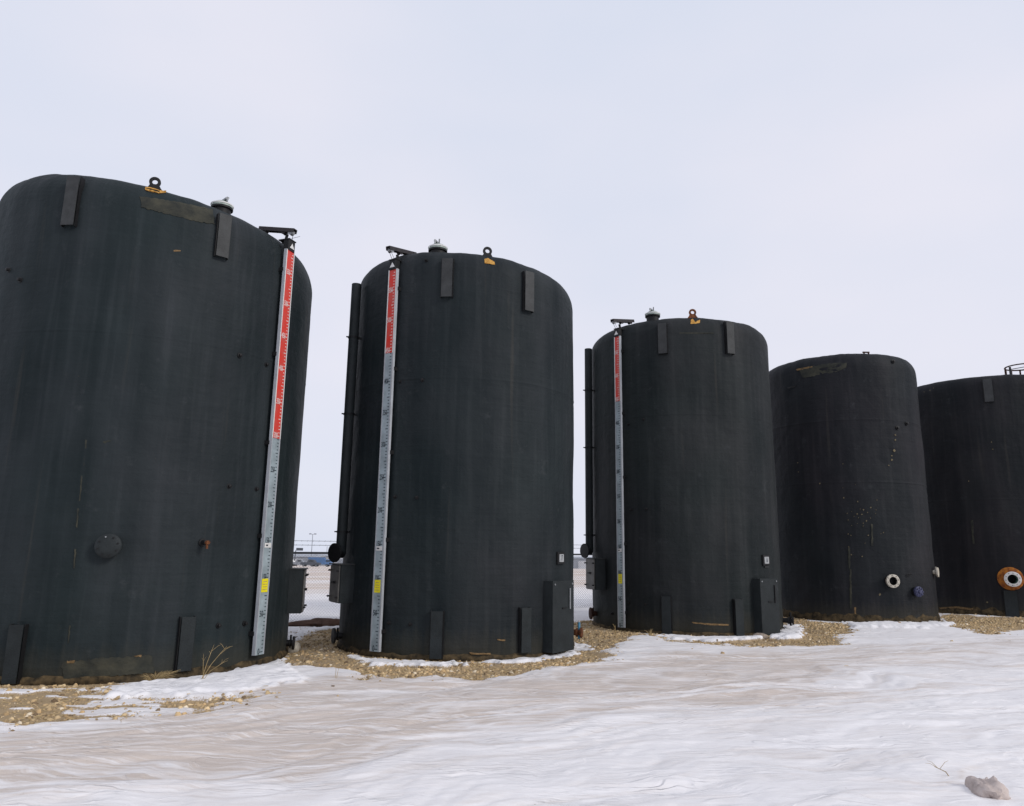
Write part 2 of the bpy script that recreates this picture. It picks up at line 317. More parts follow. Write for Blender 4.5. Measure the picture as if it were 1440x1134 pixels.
# ------------------------------------------------------------------ mesh helpers
class MB:
    def __init__(s): s.v = []; s.f = []
    def add(s, vs, fs):
        b = len(s.v); s.v += [tuple(p) for p in vs]; s.f += [tuple(b + i for i in f) for f in fs]; return s
    def box(s, c, ax, ay, az, sx, sy, sz, bev=0.0):
        """box centred at c with half sizes along three axes; bev chamfers the edges round az"""
        c = Vector(c); ax, ay, az = Vector(ax), Vector(ay), Vector(az)
        if bev <= 0:
            ring = [(-sx, -sy), (sx, -sy), (sx, sy), (-sx, sy)]
        else:
            e = bev
            ring = [(-sx + e, -sy), (sx - e, -sy), (sx, -sy + e), (sx, sy - e), (sx - e, sy), (-sx + e, sy), (-sx, sy - e), (-sx, -sy + e)]
        n = len(ring)
        vs = [c + ax * x + ay * y - az * sz for x, y in ring] + [c + ax * x + ay * y + az * sz for x, y in ring]
        fs = [(i, (i + 1) % n, n + (i + 1) % n, n + i) for i in range(n)] + [tuple(reversed(range(n))), tuple(range(n, 2 * n))]
        return s.add(vs, fs)
    def cyl(s, a, b, r0, r1=None, n=16, caps=True):
        a, b = Vector(a), Vector(b); r1 = r0 if r1 is None else r1
        d = (b - a).normalized(); x = d.orthogonal().normalized(); y = d.cross(x)
        vs = [a + (x * cos(2 * pi * i / n) + y * sin(2 * pi * i / n)) * r0 for i in range(n)] + [b + (x * cos(2 * pi * i / n) + y * sin(2 * pi * i / n)) * r1 for i in range(n)]
        fs = [(i, (i + 1) % n, n + (i + 1) % n, n + i) for i in range(n)]
        if caps: fs += [tuple(reversed(range(n))), tuple(range(n, 2 * n))]
        return s.add(vs, fs)
    def lathe(s, o, axis, prof, n=24, cap=True):
        """prof: list of (distance along axis, radius)"""
        o, d = Vector(o), Vector(axis).normalized(); x = d.orthogonal().normalized(); y = d.cross(x)
        vs = []
        for h, r in prof:
            vs += [o + d * h + (x * cos(2 * pi * i / n) + y * sin(2 * pi * i / n)) * r for i in range(n)]
        fs = []
        for k in range(len(prof) - 1):
            fs += [(k * n + i, k * n + (i + 1) % n, (k + 1) * n + (i + 1) % n, (k + 1) * n + i) for i in range(n)]
        if cap: fs += [tuple(reversed(range(n))), tuple(range((len(prof) - 1) * n, len(prof) * n))]
        return s.add(vs, fs)
    def tube(s, pts, r, n=8):
        pts = [Vector(p) for p in pts]; vs = []; m = len(pts)
        x = None
        for i, p in enumerate(pts):
            d = (pts[min(i + 1, m - 1)] - pts[max(i - 1, 0)]).normalized()
            x = d.orthogonal().normalized() if x is None else (x - d * x.dot(d)).normalized()
            y = d.cross(x); rr = r[i] if isinstance(r, (list, tuple)) else r
            vs += [p + (x * cos(2 * pi * k / n) + y * sin(2 * pi * k / n)) * rr for k in range(n)]
        fs = [(i * n + k, i * n + (k + 1) % n, (i + 1) * n + (k + 1) % n, (i + 1) * n + k) for i in range(m - 1) for k in range(n)]
        fs += [tuple(reversed(range(n))), tuple(range((m - 1) * n, m * n))]
        return s.add(vs, fs)
    def build(s, name, material, parent=None, smooth=None, origin=None):
        me = bpy.data.meshes.new(name)
        o0 = Vector(origin) if origin is not None else Vector((0, 0, 0))
        me.from_pydata([tuple(Vector(p) - o0) for p in s.v], [], s.f); me.update()
        me.materials.append(material)
        if smooth is not None:
            try: me.shade_smooth(); me.set_sharp_from_angle(angle=rad(smooth))
            except Exception: pass
        o = bpy.data.objects.new(name, me); COL.objects.link(o)
        o.location = o0
        if parent is not None: o.parent = parent
        return o
def tag(o, label=None, cat=None, group=None, kind=None):
    if label: o['label'] = label
    if cat: o['category'] = cat
    if group: o['group'] = group
    if kind: o['kind'] = kind
    return o
def empty(name, loc, label, cat, group=None):
    o = bpy.data.objects.new(name, None); COL.objects.link(o); o.location = loc; o.empty_display_size = 0.2
    return tag(o, label, cat, group)
FONT_CACHE = {}
def text_geo(txt):
    """flat outline of a text, centred, height about 1"""
    if txt not in FONT_CACHE:
        cu = bpy.data.curves.new('t', 'FONT'); cu.body = txt; cu.align_x = 'CENTER'; cu.align_y = 'CENTER'; cu.size = 1.35
        cu.offset = 0.02; cu.resolution_u = 3
        ob = bpy.data.objects.new('t', cu); COL.objects.link(ob)
        dg = bpy.context.evaluated_depsgraph_get()
        me = ob.evaluated_get(dg).to_mesh()
        vs = [tuple(v.co) for v in me.vertices]; fs = [tuple(p.vertices) for p in me.polygons]
        bpy.data.objects.remove(ob, do_unlink=True); bpy.data.curves.remove(cu)
        FONT_CACHE[txt] = (vs, fs)
    return FONT_CACHE[txt]
def put_text(mb, txt, c, ax, az, h, squeeze=0.8):
    vs, fs = text_geo(txt); c, ax, az = Vector(c), Vector(ax), Vector(az)
    mb.add([c + ax * (x * h * squeeze) + az * (y * h) for x, y, _ in vs], fs)

# ------------------------------------------------------------------ tank sites
TANKS = [dict(x=-5.71, y=11.43, z=-0.125, R=2.335, H=6.58, a=0.34, b=0.48, tilt=0.12),
         dict(x=-0.864, y=13.000, z=-0.064, R=1.958, H=6.28, a=0.26, b=0.37, tilt=0.06),
         dict(x=3.757, y=16.275, z=-0.008, R=1.958, H=6.25, a=0.23, b=0.31, tilt=0.0),
         dict(x=8.404, y=18.645, z=0.045, R=1.834, H=6.20, a=0.30, b=0.36, tilt=0.0),
         dict(x=13.49, y=20.75, z=0.05, R=2.30, H=6.16, a=0.30, b=0.36, tilt=0.0)]

# ------------------------------------------------------------------ ground: one sheet to the horizon
def axis_coords(fine_a, fine_b, step, lo, hi, growth=1.12):
    a = list(np.arange(fine_a, fine_b + 1e-6, step))
    s = step; v = fine_b
    while v < hi: s *= growth; v += s; a.append(v)
    s = step; v = fine_a; pre = []
    while v > lo: s *= growth; v -= s; pre.append(v)
    return np.array(pre[::-1] + a)
gx = axis_coords(-7.6, 10.5, 0.03, -2500, 2500, 1.10)
ys = [4.6]; s = 0.016
while ys[-1] < 24.0:
    ys.append(ys[-1] + s); s = 0.016 + 0.0032 * (ys[-1] - 4.6)
while ys[-1] < 6000:
    s *= 1.10; ys.append(ys[-1] + s)
pre = []; v = 4.6; s = 0.016
while v > -60: s *= 1.15; v -= s; pre.append(v)
gy = np.array(pre[::-1] + ys)
GX, GY = np.meshgrid(gx, gy)

def poly_world(pts):
    return np.array([[on_ground(px, py).x, on_ground(px, py).y] for px, py in pts])
def poly_sdf(P, X, Y):
    """signed distance, positive inside"""
    d2 = np.full(X.shape, 1e18); ins = np.zeros(X.shape, bool)
    n = len(P)
    for i in range(n):
        ax, ay = P[i]; bx, by = P[(i + 1) % n]
        ex, ey = bx - ax, by - ay
        t = np.clip(((X - ax) * ex + (Y - ay) * ey) / (ex * ex + ey * ey + 1e-12), 0, 1)
        d2 = np.minimum(d2, (X - ax - t * ex) ** 2 + (Y - ay - t * ey) ** 2)
        c = ((ay > Y) != (by > Y)) & (X < (bx - ax) * (Y - ay) / ((by - ay) + 1e-12) + ax)
        ins ^= c
    d = np.sqrt(d2); return np.where(ins, d, -d)
BARE = [  # outlines of the bare gravel (photo pixels laid on the ground)
    [(-160, 930), (-40, 935), (60, 940), (135, 945), (165, 978), (220, 985), (300, 985), (350, 978), (370, 984), (320, 999), (250, 1008), (180, 1015), (100, 1024), (20, 1031), (-60, 1044), (-160, 1054)],
    [(384, 925), (420, 894), (446, 884), (490, 878), (500, 905), (520, 918), (600, 925), (700, 925), (790, 905), (806, 880), (836, 868), (880, 878), (905, 892), (885, 900), (850, 912), (866, 928), (830, 941), (760, 951), (690, 957), (600, 960), (540, 957), (480, 944), (430, 940)],
    [(900, 885), (960, 893), (1060, 898), (1098, 880), (1102, 866), (1150, 874), (1200, 882), (1186, 900), (1186, 908), (1140, 913), (1060, 912), (1000, 907), (950, 903)],
    [(1316, 862), (1380, 868), (1500, 872), (1500, 888), (1440, 888), (1392, 893), (1340, 884), (1318, 876)]]
CLEAN = [  # low drifts of clean snow against the tank feet, height
    ([(160, 975), (230, 958), (320, 944), (392, 924), (400, 938), (430, 962), (380, 975), (320, 984), (240, 986), (170, 984)], 0.05),
    ([(492, 920), (540, 926), (600, 929), (655, 930), (652, 939), (590, 940), (530, 938), (506, 931)], 0.035),
    ([(688, 928), (760, 914), (806, 898), (822, 908), (800, 922), (740, 934), (700, 939)], 0.04),
    ([(918, 890), (980, 897), (1060, 897), (1062, 903), (1000, 905), (950, 902)], 0.035),
    ([(1086, 893), (1112, 876), (1132, 892), (1120, 901), (1096, 903)], 0.055),
    ([(1188, 878), (1260, 880), (1330, 872), (1345, 880), (1300, 888), (1200, 888)], 0.06),
    ([(404, 900), (426, 890), (470, 882), (500, 876), (500, 884), (450, 890), (420, 900)], 0.03)]
DUST = [
    ([(-200, 1030), (400, 960), (900, 925), (1300, 895), (1600, 890), (1600, 935), (1300, 985), (1100, 1020), (800, 1060), (620, 1134), (-300, 1160)], 0.22),  # wind-blown dust lying on the snow, strength
    ([(-100, 1052), (150, 1020), (330, 985), (480, 955), (620, 966), (800, 958), (900, 930), (1060, 925), (1150, 935), (1190, 985), (1090, 1003), (900, 1008), (700, 1020), (600, 1035), (500, 1075), (330, 1100), (100, 1130), (-200, 1134)], 0.66),
    ([(-100, 1060), (200, 1025), (420, 990), (620, 1020), (560, 1050), (420, 1090), (200, 1110), (-100, 1120)], 0.30),
    ([(560, 985), (760, 965), (1000, 960), (1110, 985), (1080, 998), (1000, 1002), (900, 985), (740, 985)], 0.30),
    ([(860, 925), (1180, 915), (1440, 900), (1440, 920), (1180, 940), (950, 945)], 0.35),
    ([(1290, 1134), (1340, 1098), (1420, 1098), (1440, 1134)], 0.35)]
near = (GX > -16) & (GX < 24) & (GY > 3) & (GY < 34)
Xn, Yn = GX[near], GY[near]
wob = (fbm(Xn * 2.2, Yn * 2.2, 3, 4) - .5)
wob2 = (fbm(Xn * 9, Yn * 9, 5, 3) - .5)
bare = np.full(Xn.shape, -9.0)
for P in BARE:
    bare = np.maximum(bare, poly_sdf(poly_world(P), Xn, Yn))
bare = sstep(-0.22, 0.26, bare + wob * 0.75 + wob2 * 0.18 + 0.03)
pile = np.zeros(Xn.shape)
for P, h in CLEAN:
    sd = poly_sdf(poly_world(P), Xn, Yn) + wob * 0.40 + wob2 * 0.34
    k = sstep(-0.06, 0.12, sd); pile = np.maximum(pile, k * h)
    bare = bare * (1 - sstep(-0.05, 0.05, sd))
# ragged crumbs of snow left on the gravel beside the near tank
crumb = sstep(0.56, 0.64, fbm(Xn * 1.6 + .3 * Yn, Yn * 7.0, 31, 4)) * sstep(-8.5, -7, -np.abs(Xn + 4.5) * 2.2)
bare = bare * (1 - 0.8 * crumb * (Xn < -3.0) * (1 - sstep(8.9, 9.4, Yn + .12 * Xn + .6)))
wx, wy = 0.95, 0.31                             # wind across the yard
U = Xn * wx + Yn * wy; V = -Xn * wy + Yn * wx
warp = fbm(U * 0.5, V * 0.9, 41, 3) - .5
Vw = V + warp * 1.5
streak = fbm(U * 0.28, Vw * 2.6, 51, 5, .6)
dust = np.zeros(Xn.shape)
for P, sgn in DUST:
    dust = dust + sgn * sstep(-0.45, 0.55, poly_sdf(poly_world(P), Xn, Yn) + wob * 0.9)
fine = fbm(U * 0.7, Vw * 9.0, 57, 4, .6)
dust = dust * (0.18 + 0.62 * sstep(0.30, 0.70, streak) + 0.55 * sstep(0.36, 0.66, fine)) + 0.16 * sstep(0.42, 0.7, streak) * sstep(.3, .7, fine) + 0.08 + .10 * sstep(.45, .7, fine)
dust = np.clip(dust * (1 - sstep(0.0, .03, pile)), 0, 1)
# sastrugi: terraces cut by the wind
sw = fbm(U * 0.55, Vw * 1.5, 61, 4, .5) + 0.25 * fbm(U * 1.4, Vw * 3.2, 67, 3)
q = sw * 11.0; fl = np.floor(q); fr = q - fl
terr = (fl + sstep(0.80, 1.0, fr)) / 11.0
sw3 = fbm(U * 1.1 + 5, Vw * 3.6, 63, 4, .55) * 7.0; f3 = np.floor(sw3); terr3 = (f3 + sstep(0.86, 1.0, sw3 - f3)) / 7.0
swell = (fbm(U * 0.22, V * 0.35, 71, 3) - .5) * 0.16
near_amp = 1 - 0.6 * sstep(9, 16, Yn)
snow_h = swell * .8 + terr3 * 0.034 * near_amp + (terr * 0.06 + sw * 0.03 - 0.06) * near_amp + (fbm(U * 3, V * 9, 77, 3) - .5) * 0.008
h = gbase(Xn, Yn) + np.where(True, snow_h * (1 - 0.75 * bare), 0) + 0.03 * (1 - bare) + pile * (0.55 + 0.6 * wob + .8 * wob2) + bare * (fbm(Xn * 7, Yn * 7, 81, 3) - .5) * 0.03
# level off round the tank feet
for t in TANKS:
    d = np.hypot(Xn - t['x'], Yn - t['y']) - t['R']
    k = 1 - sstep(0.05, 0.9, d)
    h = h * (1 - k) + (gbase(t['x'], t['y']) * .0 + t['z'] - 0.012 + pile * (0.65 + 1.2 * wob2) + bare * 0.01 * wob2) * k
# drift banked in front of the fourth tank
h = h + 0.05 * np.exp(-(((Xn - 8.0) / 2.6) ** 2 + ((Yn - 15.6) / 0.9) ** 2))
GZ = gbase(GX, GY); GZ[near] = GZ[near] * 0 + h
edge = np.ones(GX.shape)
BAREF = np.zeros(GX.shape); BAREF[near] = bare
DUSTF = np.full(GX.shape, 0.12); DUSTF[near] = dust
fs_, fe_ = Vector((-4.3, 16.3)), Vector((1.9, 20.5))
fdir = (fe_ - fs_).normalized(); fnor = Vector((-fdir.y, fdir.x))
beyond = (GX - fs_.x) * fnor.x + (GY - fs_.y) * fnor.y
STUB = sstep(4.0, 26.0, beyond)
GZ = GZ + sstep(0.6, 3.0, beyond) * 0.0
ny, nx = GX.shape
me = bpy.data.meshes.new('ground')
me.vertices.add(nx * ny)
me.vertices.foreach_set('co', np.stack([GX, GY, GZ], -1).astype(np.float32).ravel())
idx = np.arange(nx * ny).reshape(ny, nx)
quads = np.stack([idx[:-1, :-1], idx[:-1, 1:], idx[1:, 1:], idx[1:, :-1]], -1).reshape(-1, 4)
me.loops.add(quads.size); me.loops.foreach_set('vertex_index', quads.astype(np.int32).ravel())
me.polygons.add(len(quads)); me.polygons.foreach_set('loop_start', (np.arange(len(quads)) * 4).astype(np.int32))
me.update(calc_edges=True)
for nm, arr in (('bare', BAREF), ('dust', DUSTF), ('stubble', STUB)):
    a = me.attributes.new(nm, 'FLOAT', 'POINT'); a.data.foreach_set('value', arr.astype(np.float32).ravel())
me.shade_smooth(); me.materials.append(M['ground'])
ground = bpy.data.objects.new('ground', me); COL.objects.link(ground); tag(ground, 'snow-covered yard with gravel patches and a stubble field beyond', kind='structure')
def ground_z(x, y):
    i = int(np.clip(np.searchsorted(gx, x) - 1, 0, nx - 2)); j = int(np.clip(np.searchsorted(gy, y) - 1, 0, ny - 2))
    tx = (x - gx[i]) / (gx[i + 1] - gx[i]); ty = (y - gy[j]) / (gy[j + 1] - gy[j])
    return float((GZ[j, i] * (1 - tx) + GZ[j, i + 1] * tx) * (1 - ty) + (GZ[j + 1, i] * (1 - tx) + GZ[j + 1, i + 1] * tx) * ty)
def bare_at(x, y):
    i = np.clip(np.searchsorted(gx, x) - 1, 0, nx - 2); j = np.clip(np.searchsorted(gy, y) - 1, 0, ny - 2)
    return BAREF[j, i], GZ[j, i]

# ------------------------------------------------------------------ gravel: loose stones and straw litter (one mass)
def scatter_gravel():
    n = 240000
    # more candidates in the strip along the tank row
    X = RNG.uniform(-9.0, 15.0, n); Y = 9.0 + 0.43 * (X + 6) + RNG.uniform(-3.6, 5.2, n)
    b_, z_ = bare_at(X, Y)
    keep = RNG.random(n) < np.where(b_ > 0.22, 0.05 + np.clip(b_ * 1.0 - .15, 0, 1), np.where(b_ > 0.01, .06, 0.0008))
    patchy = fbm(X * 2.3, Y * 2.3, 91, 4); keep &= RNG.random(n) < 0.35 + 0.9 * sstep(.35, .6, patchy)
    for t in TANKS: keep &= np.hypot(X - t['x'], Y - t['y']) > t['R'] + 0.0
    X, Y, z_ = X[keep], Y[keep], z_[keep]; n = len(X)
    base = np.array([[1, 0, 0], [-.5, .87, 0], [-.5, -.87, 0], [.25, .43, .75], [-.55, .05, .7], [.35, -.4, .72]])
    faces = np.array([[0, 1, 3], [1, 4, 3], [1, 2, 4], [2, 5, 4], [2, 0, 5], [0, 3, 5], [3, 4, 5]])
    size = 0.009 + 0.036 * RNG.random(n) ** 4.0
    ang = RNG.uniform(0, 2 * pi, n); asp = RNG.uniform(0.5, 1.1, n); hh = RNG.uniform(0.5, 1.0, n)
    straw = RNG.random(n) < 0.16
    asp = np.where(straw, 0.07, asp); size = np.where(straw, RNG.uniform(0.02, 0.06, n), size); hh = np.where(straw, 0.12, hh)
    jit = 1 + RNG.uniform(-.28, .28, (n, 6, 3))
    P = base[None] * jit
    px = P[..., 0] * size[:, None]; py = P[..., 1] * (size * asp)[:, None]; pz = P[..., 2] * (size * hh)[:, None] - 0.1 * size[:, None]
    ca, sa = np.cos(ang)[:, None], np.sin(ang)[:, None]
    co = np.stack([X[:, None] + px * ca - py * sa, Y[:, None] + px * sa + py * ca, z_[:, None] + pz + np.where(straw, .012, 0)[:, None]], -1)
    F = (faces[None] + (np.arange(n) * 6)[:, None, None]).reshape(-1, 3)
    me = bpy.data.meshes.new('gravel')
    me.vertices.add(n * 6); me.vertices.foreach_set('co', co.astype(np.float32).ravel())
    me.loops.add(F.size); me.loops.foreach_set('vertex_index', F.astype(np.int32).ravel())
    me.polygons.add(len(F)); me.polygons.foreach_set('loop_start', (np.arange(len(F)) * 3).astype(np.int32))
    me.update(calc_edges=True)
    tones = np.array([[.47, .34, .19], [.34, .245, .14], [.60, .45, .26], [.74, .63, .47], [.20, .14, .085], [.52, .36, .19]])
    pick = RNG.choice(6, n, p=[.32, .21, .2, .05, .08, .14]); c = tones[pick] * RNG.uniform(.75, 1.2, (n, 1)) * (0.75 + .5 * fbm(X * 1.7, Y * 1.7, 95, 3))[:, None]
    c = np.where(straw[:, None], np.array([.50, .37, .19]) * RNG.uniform(.7, 1.15, (n, 1)), c)
    col = np.ones((n, 6, 4), np.float32); col[..., :3] = c[:, None, :]
    a = me.attributes.new('tone', 'FLOAT_COLOR', 'POINT'); a.data.foreach_set('color', col.ravel())
    me.materials.append(M['gravel'])
    o = bpy.data.objects.new('gravel', me); COL.objects.link(o)
    tag(o, 'tan gravel and straw litter lying round the tank feet', 'gravel', kind='stuff')
scatter_gravel()

# ------------------------------------------------------------------ tanks
class Tank:
    def __init__(s, t, label, m, seed, seams=(), wobble=0.006, dome=0.08):
        s.__dict__.update(t); s.c = Vector((s.x, s.y, s.z)); s.m = m
        s.root = empty('storage_tank', s.c, label, 'storage tank')
        s.az = math.atan2(-s.y, -s.x)          # towards the camera
        s.shell(seed, seams, wobble, dome)
    # frame on the wall: p(theta,z,r) in the tank's own coordinates
    def n(s, th): return Vector((cos(th), sin(th), 0))
    def t(s, th): return Vector((-sin(th), cos(th), 0))     # to the right seen from outside is +t
    def rad(s, z, x=0.0):
        z = z + s.tilt * x * float(sstep(s.H - 1.6, s.H - .3, z)); q = (z - (s.H - s.b)) / s.b
        return s.R if q <= 0 else s.R - s.a + s.a * math.sqrt(max(0.0, 1 - min(q, 1) ** 2))
    def p(s, th, z, dr=0.0, follow=False): return s.n(th) * ((s.rad(z, s.R * cos(th)) if follow else s.R) + dr) + Vector((0, 0, z))
    def px(s, px, py, dr=0.0):
        d = ray(px, py); o = EYE - s.c; R = s.R + dr
        a = d.x ** 2 + d.y ** 2; b = o.x * d.x + o.y * d.y; c = o.x ** 2 + o.y ** 2 - R * R
        disc = b * b - a * c
        tt = (-b - math.sqrt(max(disc, 0))) / a
        q = o + d * tt
        if q.z > s.H - s.b:                    # walk on to the rounded shoulder
            k = 0
            while k < 400 and math.hypot(q.x, q.y) > s.rad(q.z, q.x) + dr and q.z < s.H + .1:
                tt += 0.004; q = o + d * tt; k += 1
            if q.z >= s.H + .08 or math.hypot(q.x, q.y) > s.rad(q.z, q.x) + dr + .02: return s.px(px, py + 1, dr)
        return math.atan2(q.y, q.x), q.z
    def shell(s, seed, seams, wob, dome):
        n = 224; R, H = s.R, s.H
        prof = [(0.0, R - 0.03), (0.05, R - 0.012), (0.12, R - 0.004)]
        zs = np.array(sorted(list(np.linspace(0.2, H - s.b, 62)) + [q + d for q in seams for d in (-.03, -.012, 0, .012, .03)]))
        for z in zs:
            dr = 0.0
            prof.append((z, R + dr))
        for k in range(1, 15):                 # sprayed shoulder, rounded
            a = k / 14 * pi / 2; prof.append((H - s.b + s.b * sin(a), R - s.a + s.a * cos(a)))
        for f in (0.85, 0.6, 0.3, 0.02):
            prof.append((H + (1 - f) * dome, (R - s.a) * f))
        vs, wrap = [], []
        hs = np.array([q[0] for q in prof]); rs = np.array([q[1] for q in prof])
        th = np.arange(n) * 2 * pi / n
        A, B = np.meshgrid(th, hs)
        # uneven sprayed foam (periodic in theta)
        w = (fbm(np.cos(A) * 3 + 7 + seed, np.sin(A) * 3 + B * 1.2, seed, 4) + fbm(np.sin(A) * 3 + 3, np.cos(A) * 3 - B * 1.1 + seed, seed + 9, 4) - 1)
        w2 = fbm(np.cos(A) * 9 + seed, np.sin(A) * 9 + B * 4, seed + 21, 3) - .5
        rr = rs[:, None] + (w * wob * 3.2 + w2 * wob * 0.9) * np.clip(rs[:, None] / R, 0, 1)
        for sz in seams:
            rr += (0.8 if wob > .008 else 0.42) * (0.008 * np.exp(-((B - sz) / 0.013) ** 2) - .003 * np.exp(-((B - sz + .03) / 0.012) ** 2)) * (0.35 + 1.3 * np.clip(w + .5, 0, 1))
        zz = B + (w2 * 0.02 + w * .025) * sstep(H - 0.25, H - .05, B) * sstep(0, R * .8, rs[:, None])
        zz = zz - s.tilt * rr * np.cos(A) * sstep(H - 1.6, H - .3, B)
        co = np.stack([rr * np.cos(A), rr * np.sin(A), zz], -1).reshape(-1, 3)
        m = MB(); m.v = [tuple(q) for q in co]
        K = len(prof)
        m.f = [(k * n + i, k * n + (i + 1) % n, (k + 1) * n + (i + 1) % n, (k + 1) * n + i) for k in range(K - 1) for i in range(n)]
        m.f.append(tuple(range((K - 1) * n, K * n)))
        o = m.build('shell', s.m, s.root, smooth=60)
        a = o.data.attributes.new('wrap', 'FLOAT_VECTOR', 'POINT')
        a.data.foreach_set('vector', np.stack([np.where(A > pi, A - 2 * pi, A) * R + (0 if True else 0), B, B * 0 + seed], -1).astype(np.float32).ravel())
        s.body = o
        # brown exposed foam foot, a ragged ring just above the gravel
        m = MB(); n2 = 160; vs = []
        for j in range(4):
            for i in range(n2):
                a = 2 * pi * i / n2
                jag = (float(fbm(np.array(cos(a) * 14 + seed), np.array(sin(a) * 14), seed + 5, 4)) - .5)
                hgt = s.foot * (1 + 1.1 * jag)
                z = (-0.06, 0.0, hgt * .55, hgt)[j]; r = R + (-0.03, 0.022, 0.016, -0.012)[j] + 0.012 * jag
                vs.append((r * cos(a), r * sin(a), z))
        fs = [(j * n2 + i, j * n2 + (i + 1) % n2, (j + 1) * n2 + (i + 1) % n2, (j + 1) * n2 + i) for j in range(3) for i in range(n2)]
        m.add(vs, fs); m.build('foot_ring', M['foot'], s.root, smooth=50)
    def channel(s, px, y0, y1, wide=0.17, depth=0.075):
        """steel channel strap standing off the wall; y0/y1 = pixel rows of its ends"""
        th, z1 = s.px(px[0], y0, depth); th2, z0 = s.px(px[1], y1, depth)
        th = (th + th2) / 2; z1 = min(z1, s.H - s.tilt * s.R * cos(th) - s.b * .40)
        m = MB(); n, t, u = s.n(th), s.t(th), Vector((0, 0, 1))
        zc, hz = (z0 + z1) / 2, (z1 - z0) / 2
        m.box(s.p(th, zc, depth - .006), t, n, u, wide / 2, 0.006, hz)
        o = m.build('channel_strap', M['coat_grey'] if z0 > 2 else M['coat'], s.root)
        for sg in (-1, 1):  # black strips outside both strap edges, painting in the shade of the gaps
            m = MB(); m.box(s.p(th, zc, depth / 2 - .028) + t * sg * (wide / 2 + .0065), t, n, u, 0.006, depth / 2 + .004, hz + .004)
            m.build('gap_shade_flange', M['black'], o)
        return o
    def lug(s, px, py, ring=0.075, hole=0.036, m1=None, drop=0.0):
        th, _ = s.px(px, py + 14); n, t, u = s.n(th), s.t(th), Vector((0, 0, 1))
        base = s.p(th, s.H - 0.07 - drop - s.tilt * s.R * cos(th), -0.02 - s.a * .62)
        # outline: wide foot, narrow neck, round eye
        out = [(-ring * 1.5, -0.10), (-ring * 1.45, 0.05), (-ring * 1.05, 0.09)]
        ez = 0.17
        K = 18
        out += [(-ring * cos(a), ez + ring * sin(a)) for a in [(-0.25 + 1.5 * 2 * k / (2 * K)) * pi * (1 / 1.0) if False else -0.2 * pi + 1.4 * pi * k / K for k in range(K + 1)]]
        out += [(ring * 1.05, 0.09), (ring * 1.45, 0.05), (ring * 1.5, -0.10)]
        inn = [(hole * cos(2 * pi * k / 16), ez + hole * sin(2 * pi * k / 16)) for k in range(16)]
        m = MB(); th_ = 0.012
        # build as strips between outline and hole
        def P(x, z, d): return base + t * x + u * z + n * d
        big = [inn[int(((math.atan2(z - ez, x) % (2 * pi)) / (2 * pi) * 16) + .5) % 16] for x, z in out]
        no = len(out)
        for d, flip in ((th_, 0), (-th_, 1)):
            vs = [P(x, z, d) for x, z in out] + [P(x, z, d) for x, z in big]
            fs = [(i, (i + 1) % no, no + (i + 1) % no, no + i) for i in range(no)]
            m.add(vs, [tuple(reversed(f)) if flip else f for f in fs])
        vs = [P(x, z, th_) for x, z in out] + [P(x, z, -th_) for x, z in out]
        m.add(vs, [(i, (i + 1) % no, no + (i + 1) % no, no + i) for i in range(no)])
        vs = [P(x, z, th_) for x, z in inn] + [P(x, z, -th_) for x, z in inn]
        m.add(vs, [((i + 1) % 16, i, 16 + i, 16 + (i + 1) % 16) for i in range(16)])
        o = m.build('lifting_lug', m1 or M['black'], s.root)
        mm = MB()
        mm.box(base + n * 0.026 - u * 0.03, t, n, u, ring * 1.25, 0.016, 0.05, .01)
        mm.build('lug_pad', m1 or M['coat'], o)
        return o
    def patch(s, pts, material, name='coating_patch', dr=0.006, jag=0.012, seed=3, parent=None, thick=0.012):
        """ragged sheet of different coating following the wall; pts = pixel outline"""
        P = []
        poly = []
        for i in range(len(pts)):
            a, b = pts[i], pts[(i + 1) % len(pts)]
            L = max(1, int(math.hypot(b[0] - a[0], b[1] - a[1]) / 3.0))
            for k in range(L): poly.append((a[0] + (b[0] - a[0]) * k / L, a[1] + (b[1] - a[1]) * k / L))
        rnd = random.Random(seed)
        tz = []
        for x, y in poly:
            th, z = s.px(x, y); tz.append((th + rnd.uniform(-jag, jag) / s.R, z + rnd.uniform(-jag, jag)))
        ct = sum(a for a, _ in tz) / len(tz); cz = sum(b for _, b in tz) / len(tz)
        n = len(tz); vs = []; fs = []
        rings = [(1.0, -0.02), (0.985, dr), (0.8, dr + .002), (0.55, dr + .002), (0.3, dr + .002)]
        for k, d in rings:
            vs += [s.p(ct + (a - ct) * k, cz + (b - cz) * k, follow=True, dr=d + (rnd.uniform(-.3, .3) * dr if d > 0 else 0)) for a, b in tz]
        for r in range(len(rings) - 1):
            fs += [(r * n + i, r * n + (i + 1) % n, (r + 1) * n + (i + 1) % n, (r + 1) * n + i) for i in range(n)]
        fs.append(tuple(range((len(rings) - 1) * n, len(rings) * n)))
        m = MB().add(vs, fs); return m.build(name, material, parent or s.root, smooth=50)
    def hatch(s, px, py, inset=0.22, r=0.14, lid=None, drop=0.0):
        inset = s.a + .12
        th = min((s.az + rad(k * .5) for k in range(-150, 151)), key=lambda q: abs(to_px(s.c + s.p(q, s.H, -inset))[0] - px))
        o3 = s.p(th, s.H - 0.03 - drop - s.tilt * s.R * cos(th), -inset); u = Vector((0, 0, 1))
        neck = MB().lathe(o3, u, [(-0.02, r * .92), (0.15, r * .92), (0.15, r * 1.12), (0.175, r * 1.12), (0.175, r * .95)], 28).build('roof_hatch', M['black'], s.root, smooth=40)
        MB().lathe(o3, u, [(0.178, r * 1.02), (0.18, r * 1.12), (0.20, r * 1.12), (0.205, r * 1.0), (0.235, r * .96), (0.262, r * .72), (0.275, r * .35), (0.277, .01)], 28).build('hatch_lid', lid or M['hatch_green'], neck, smooth=40)
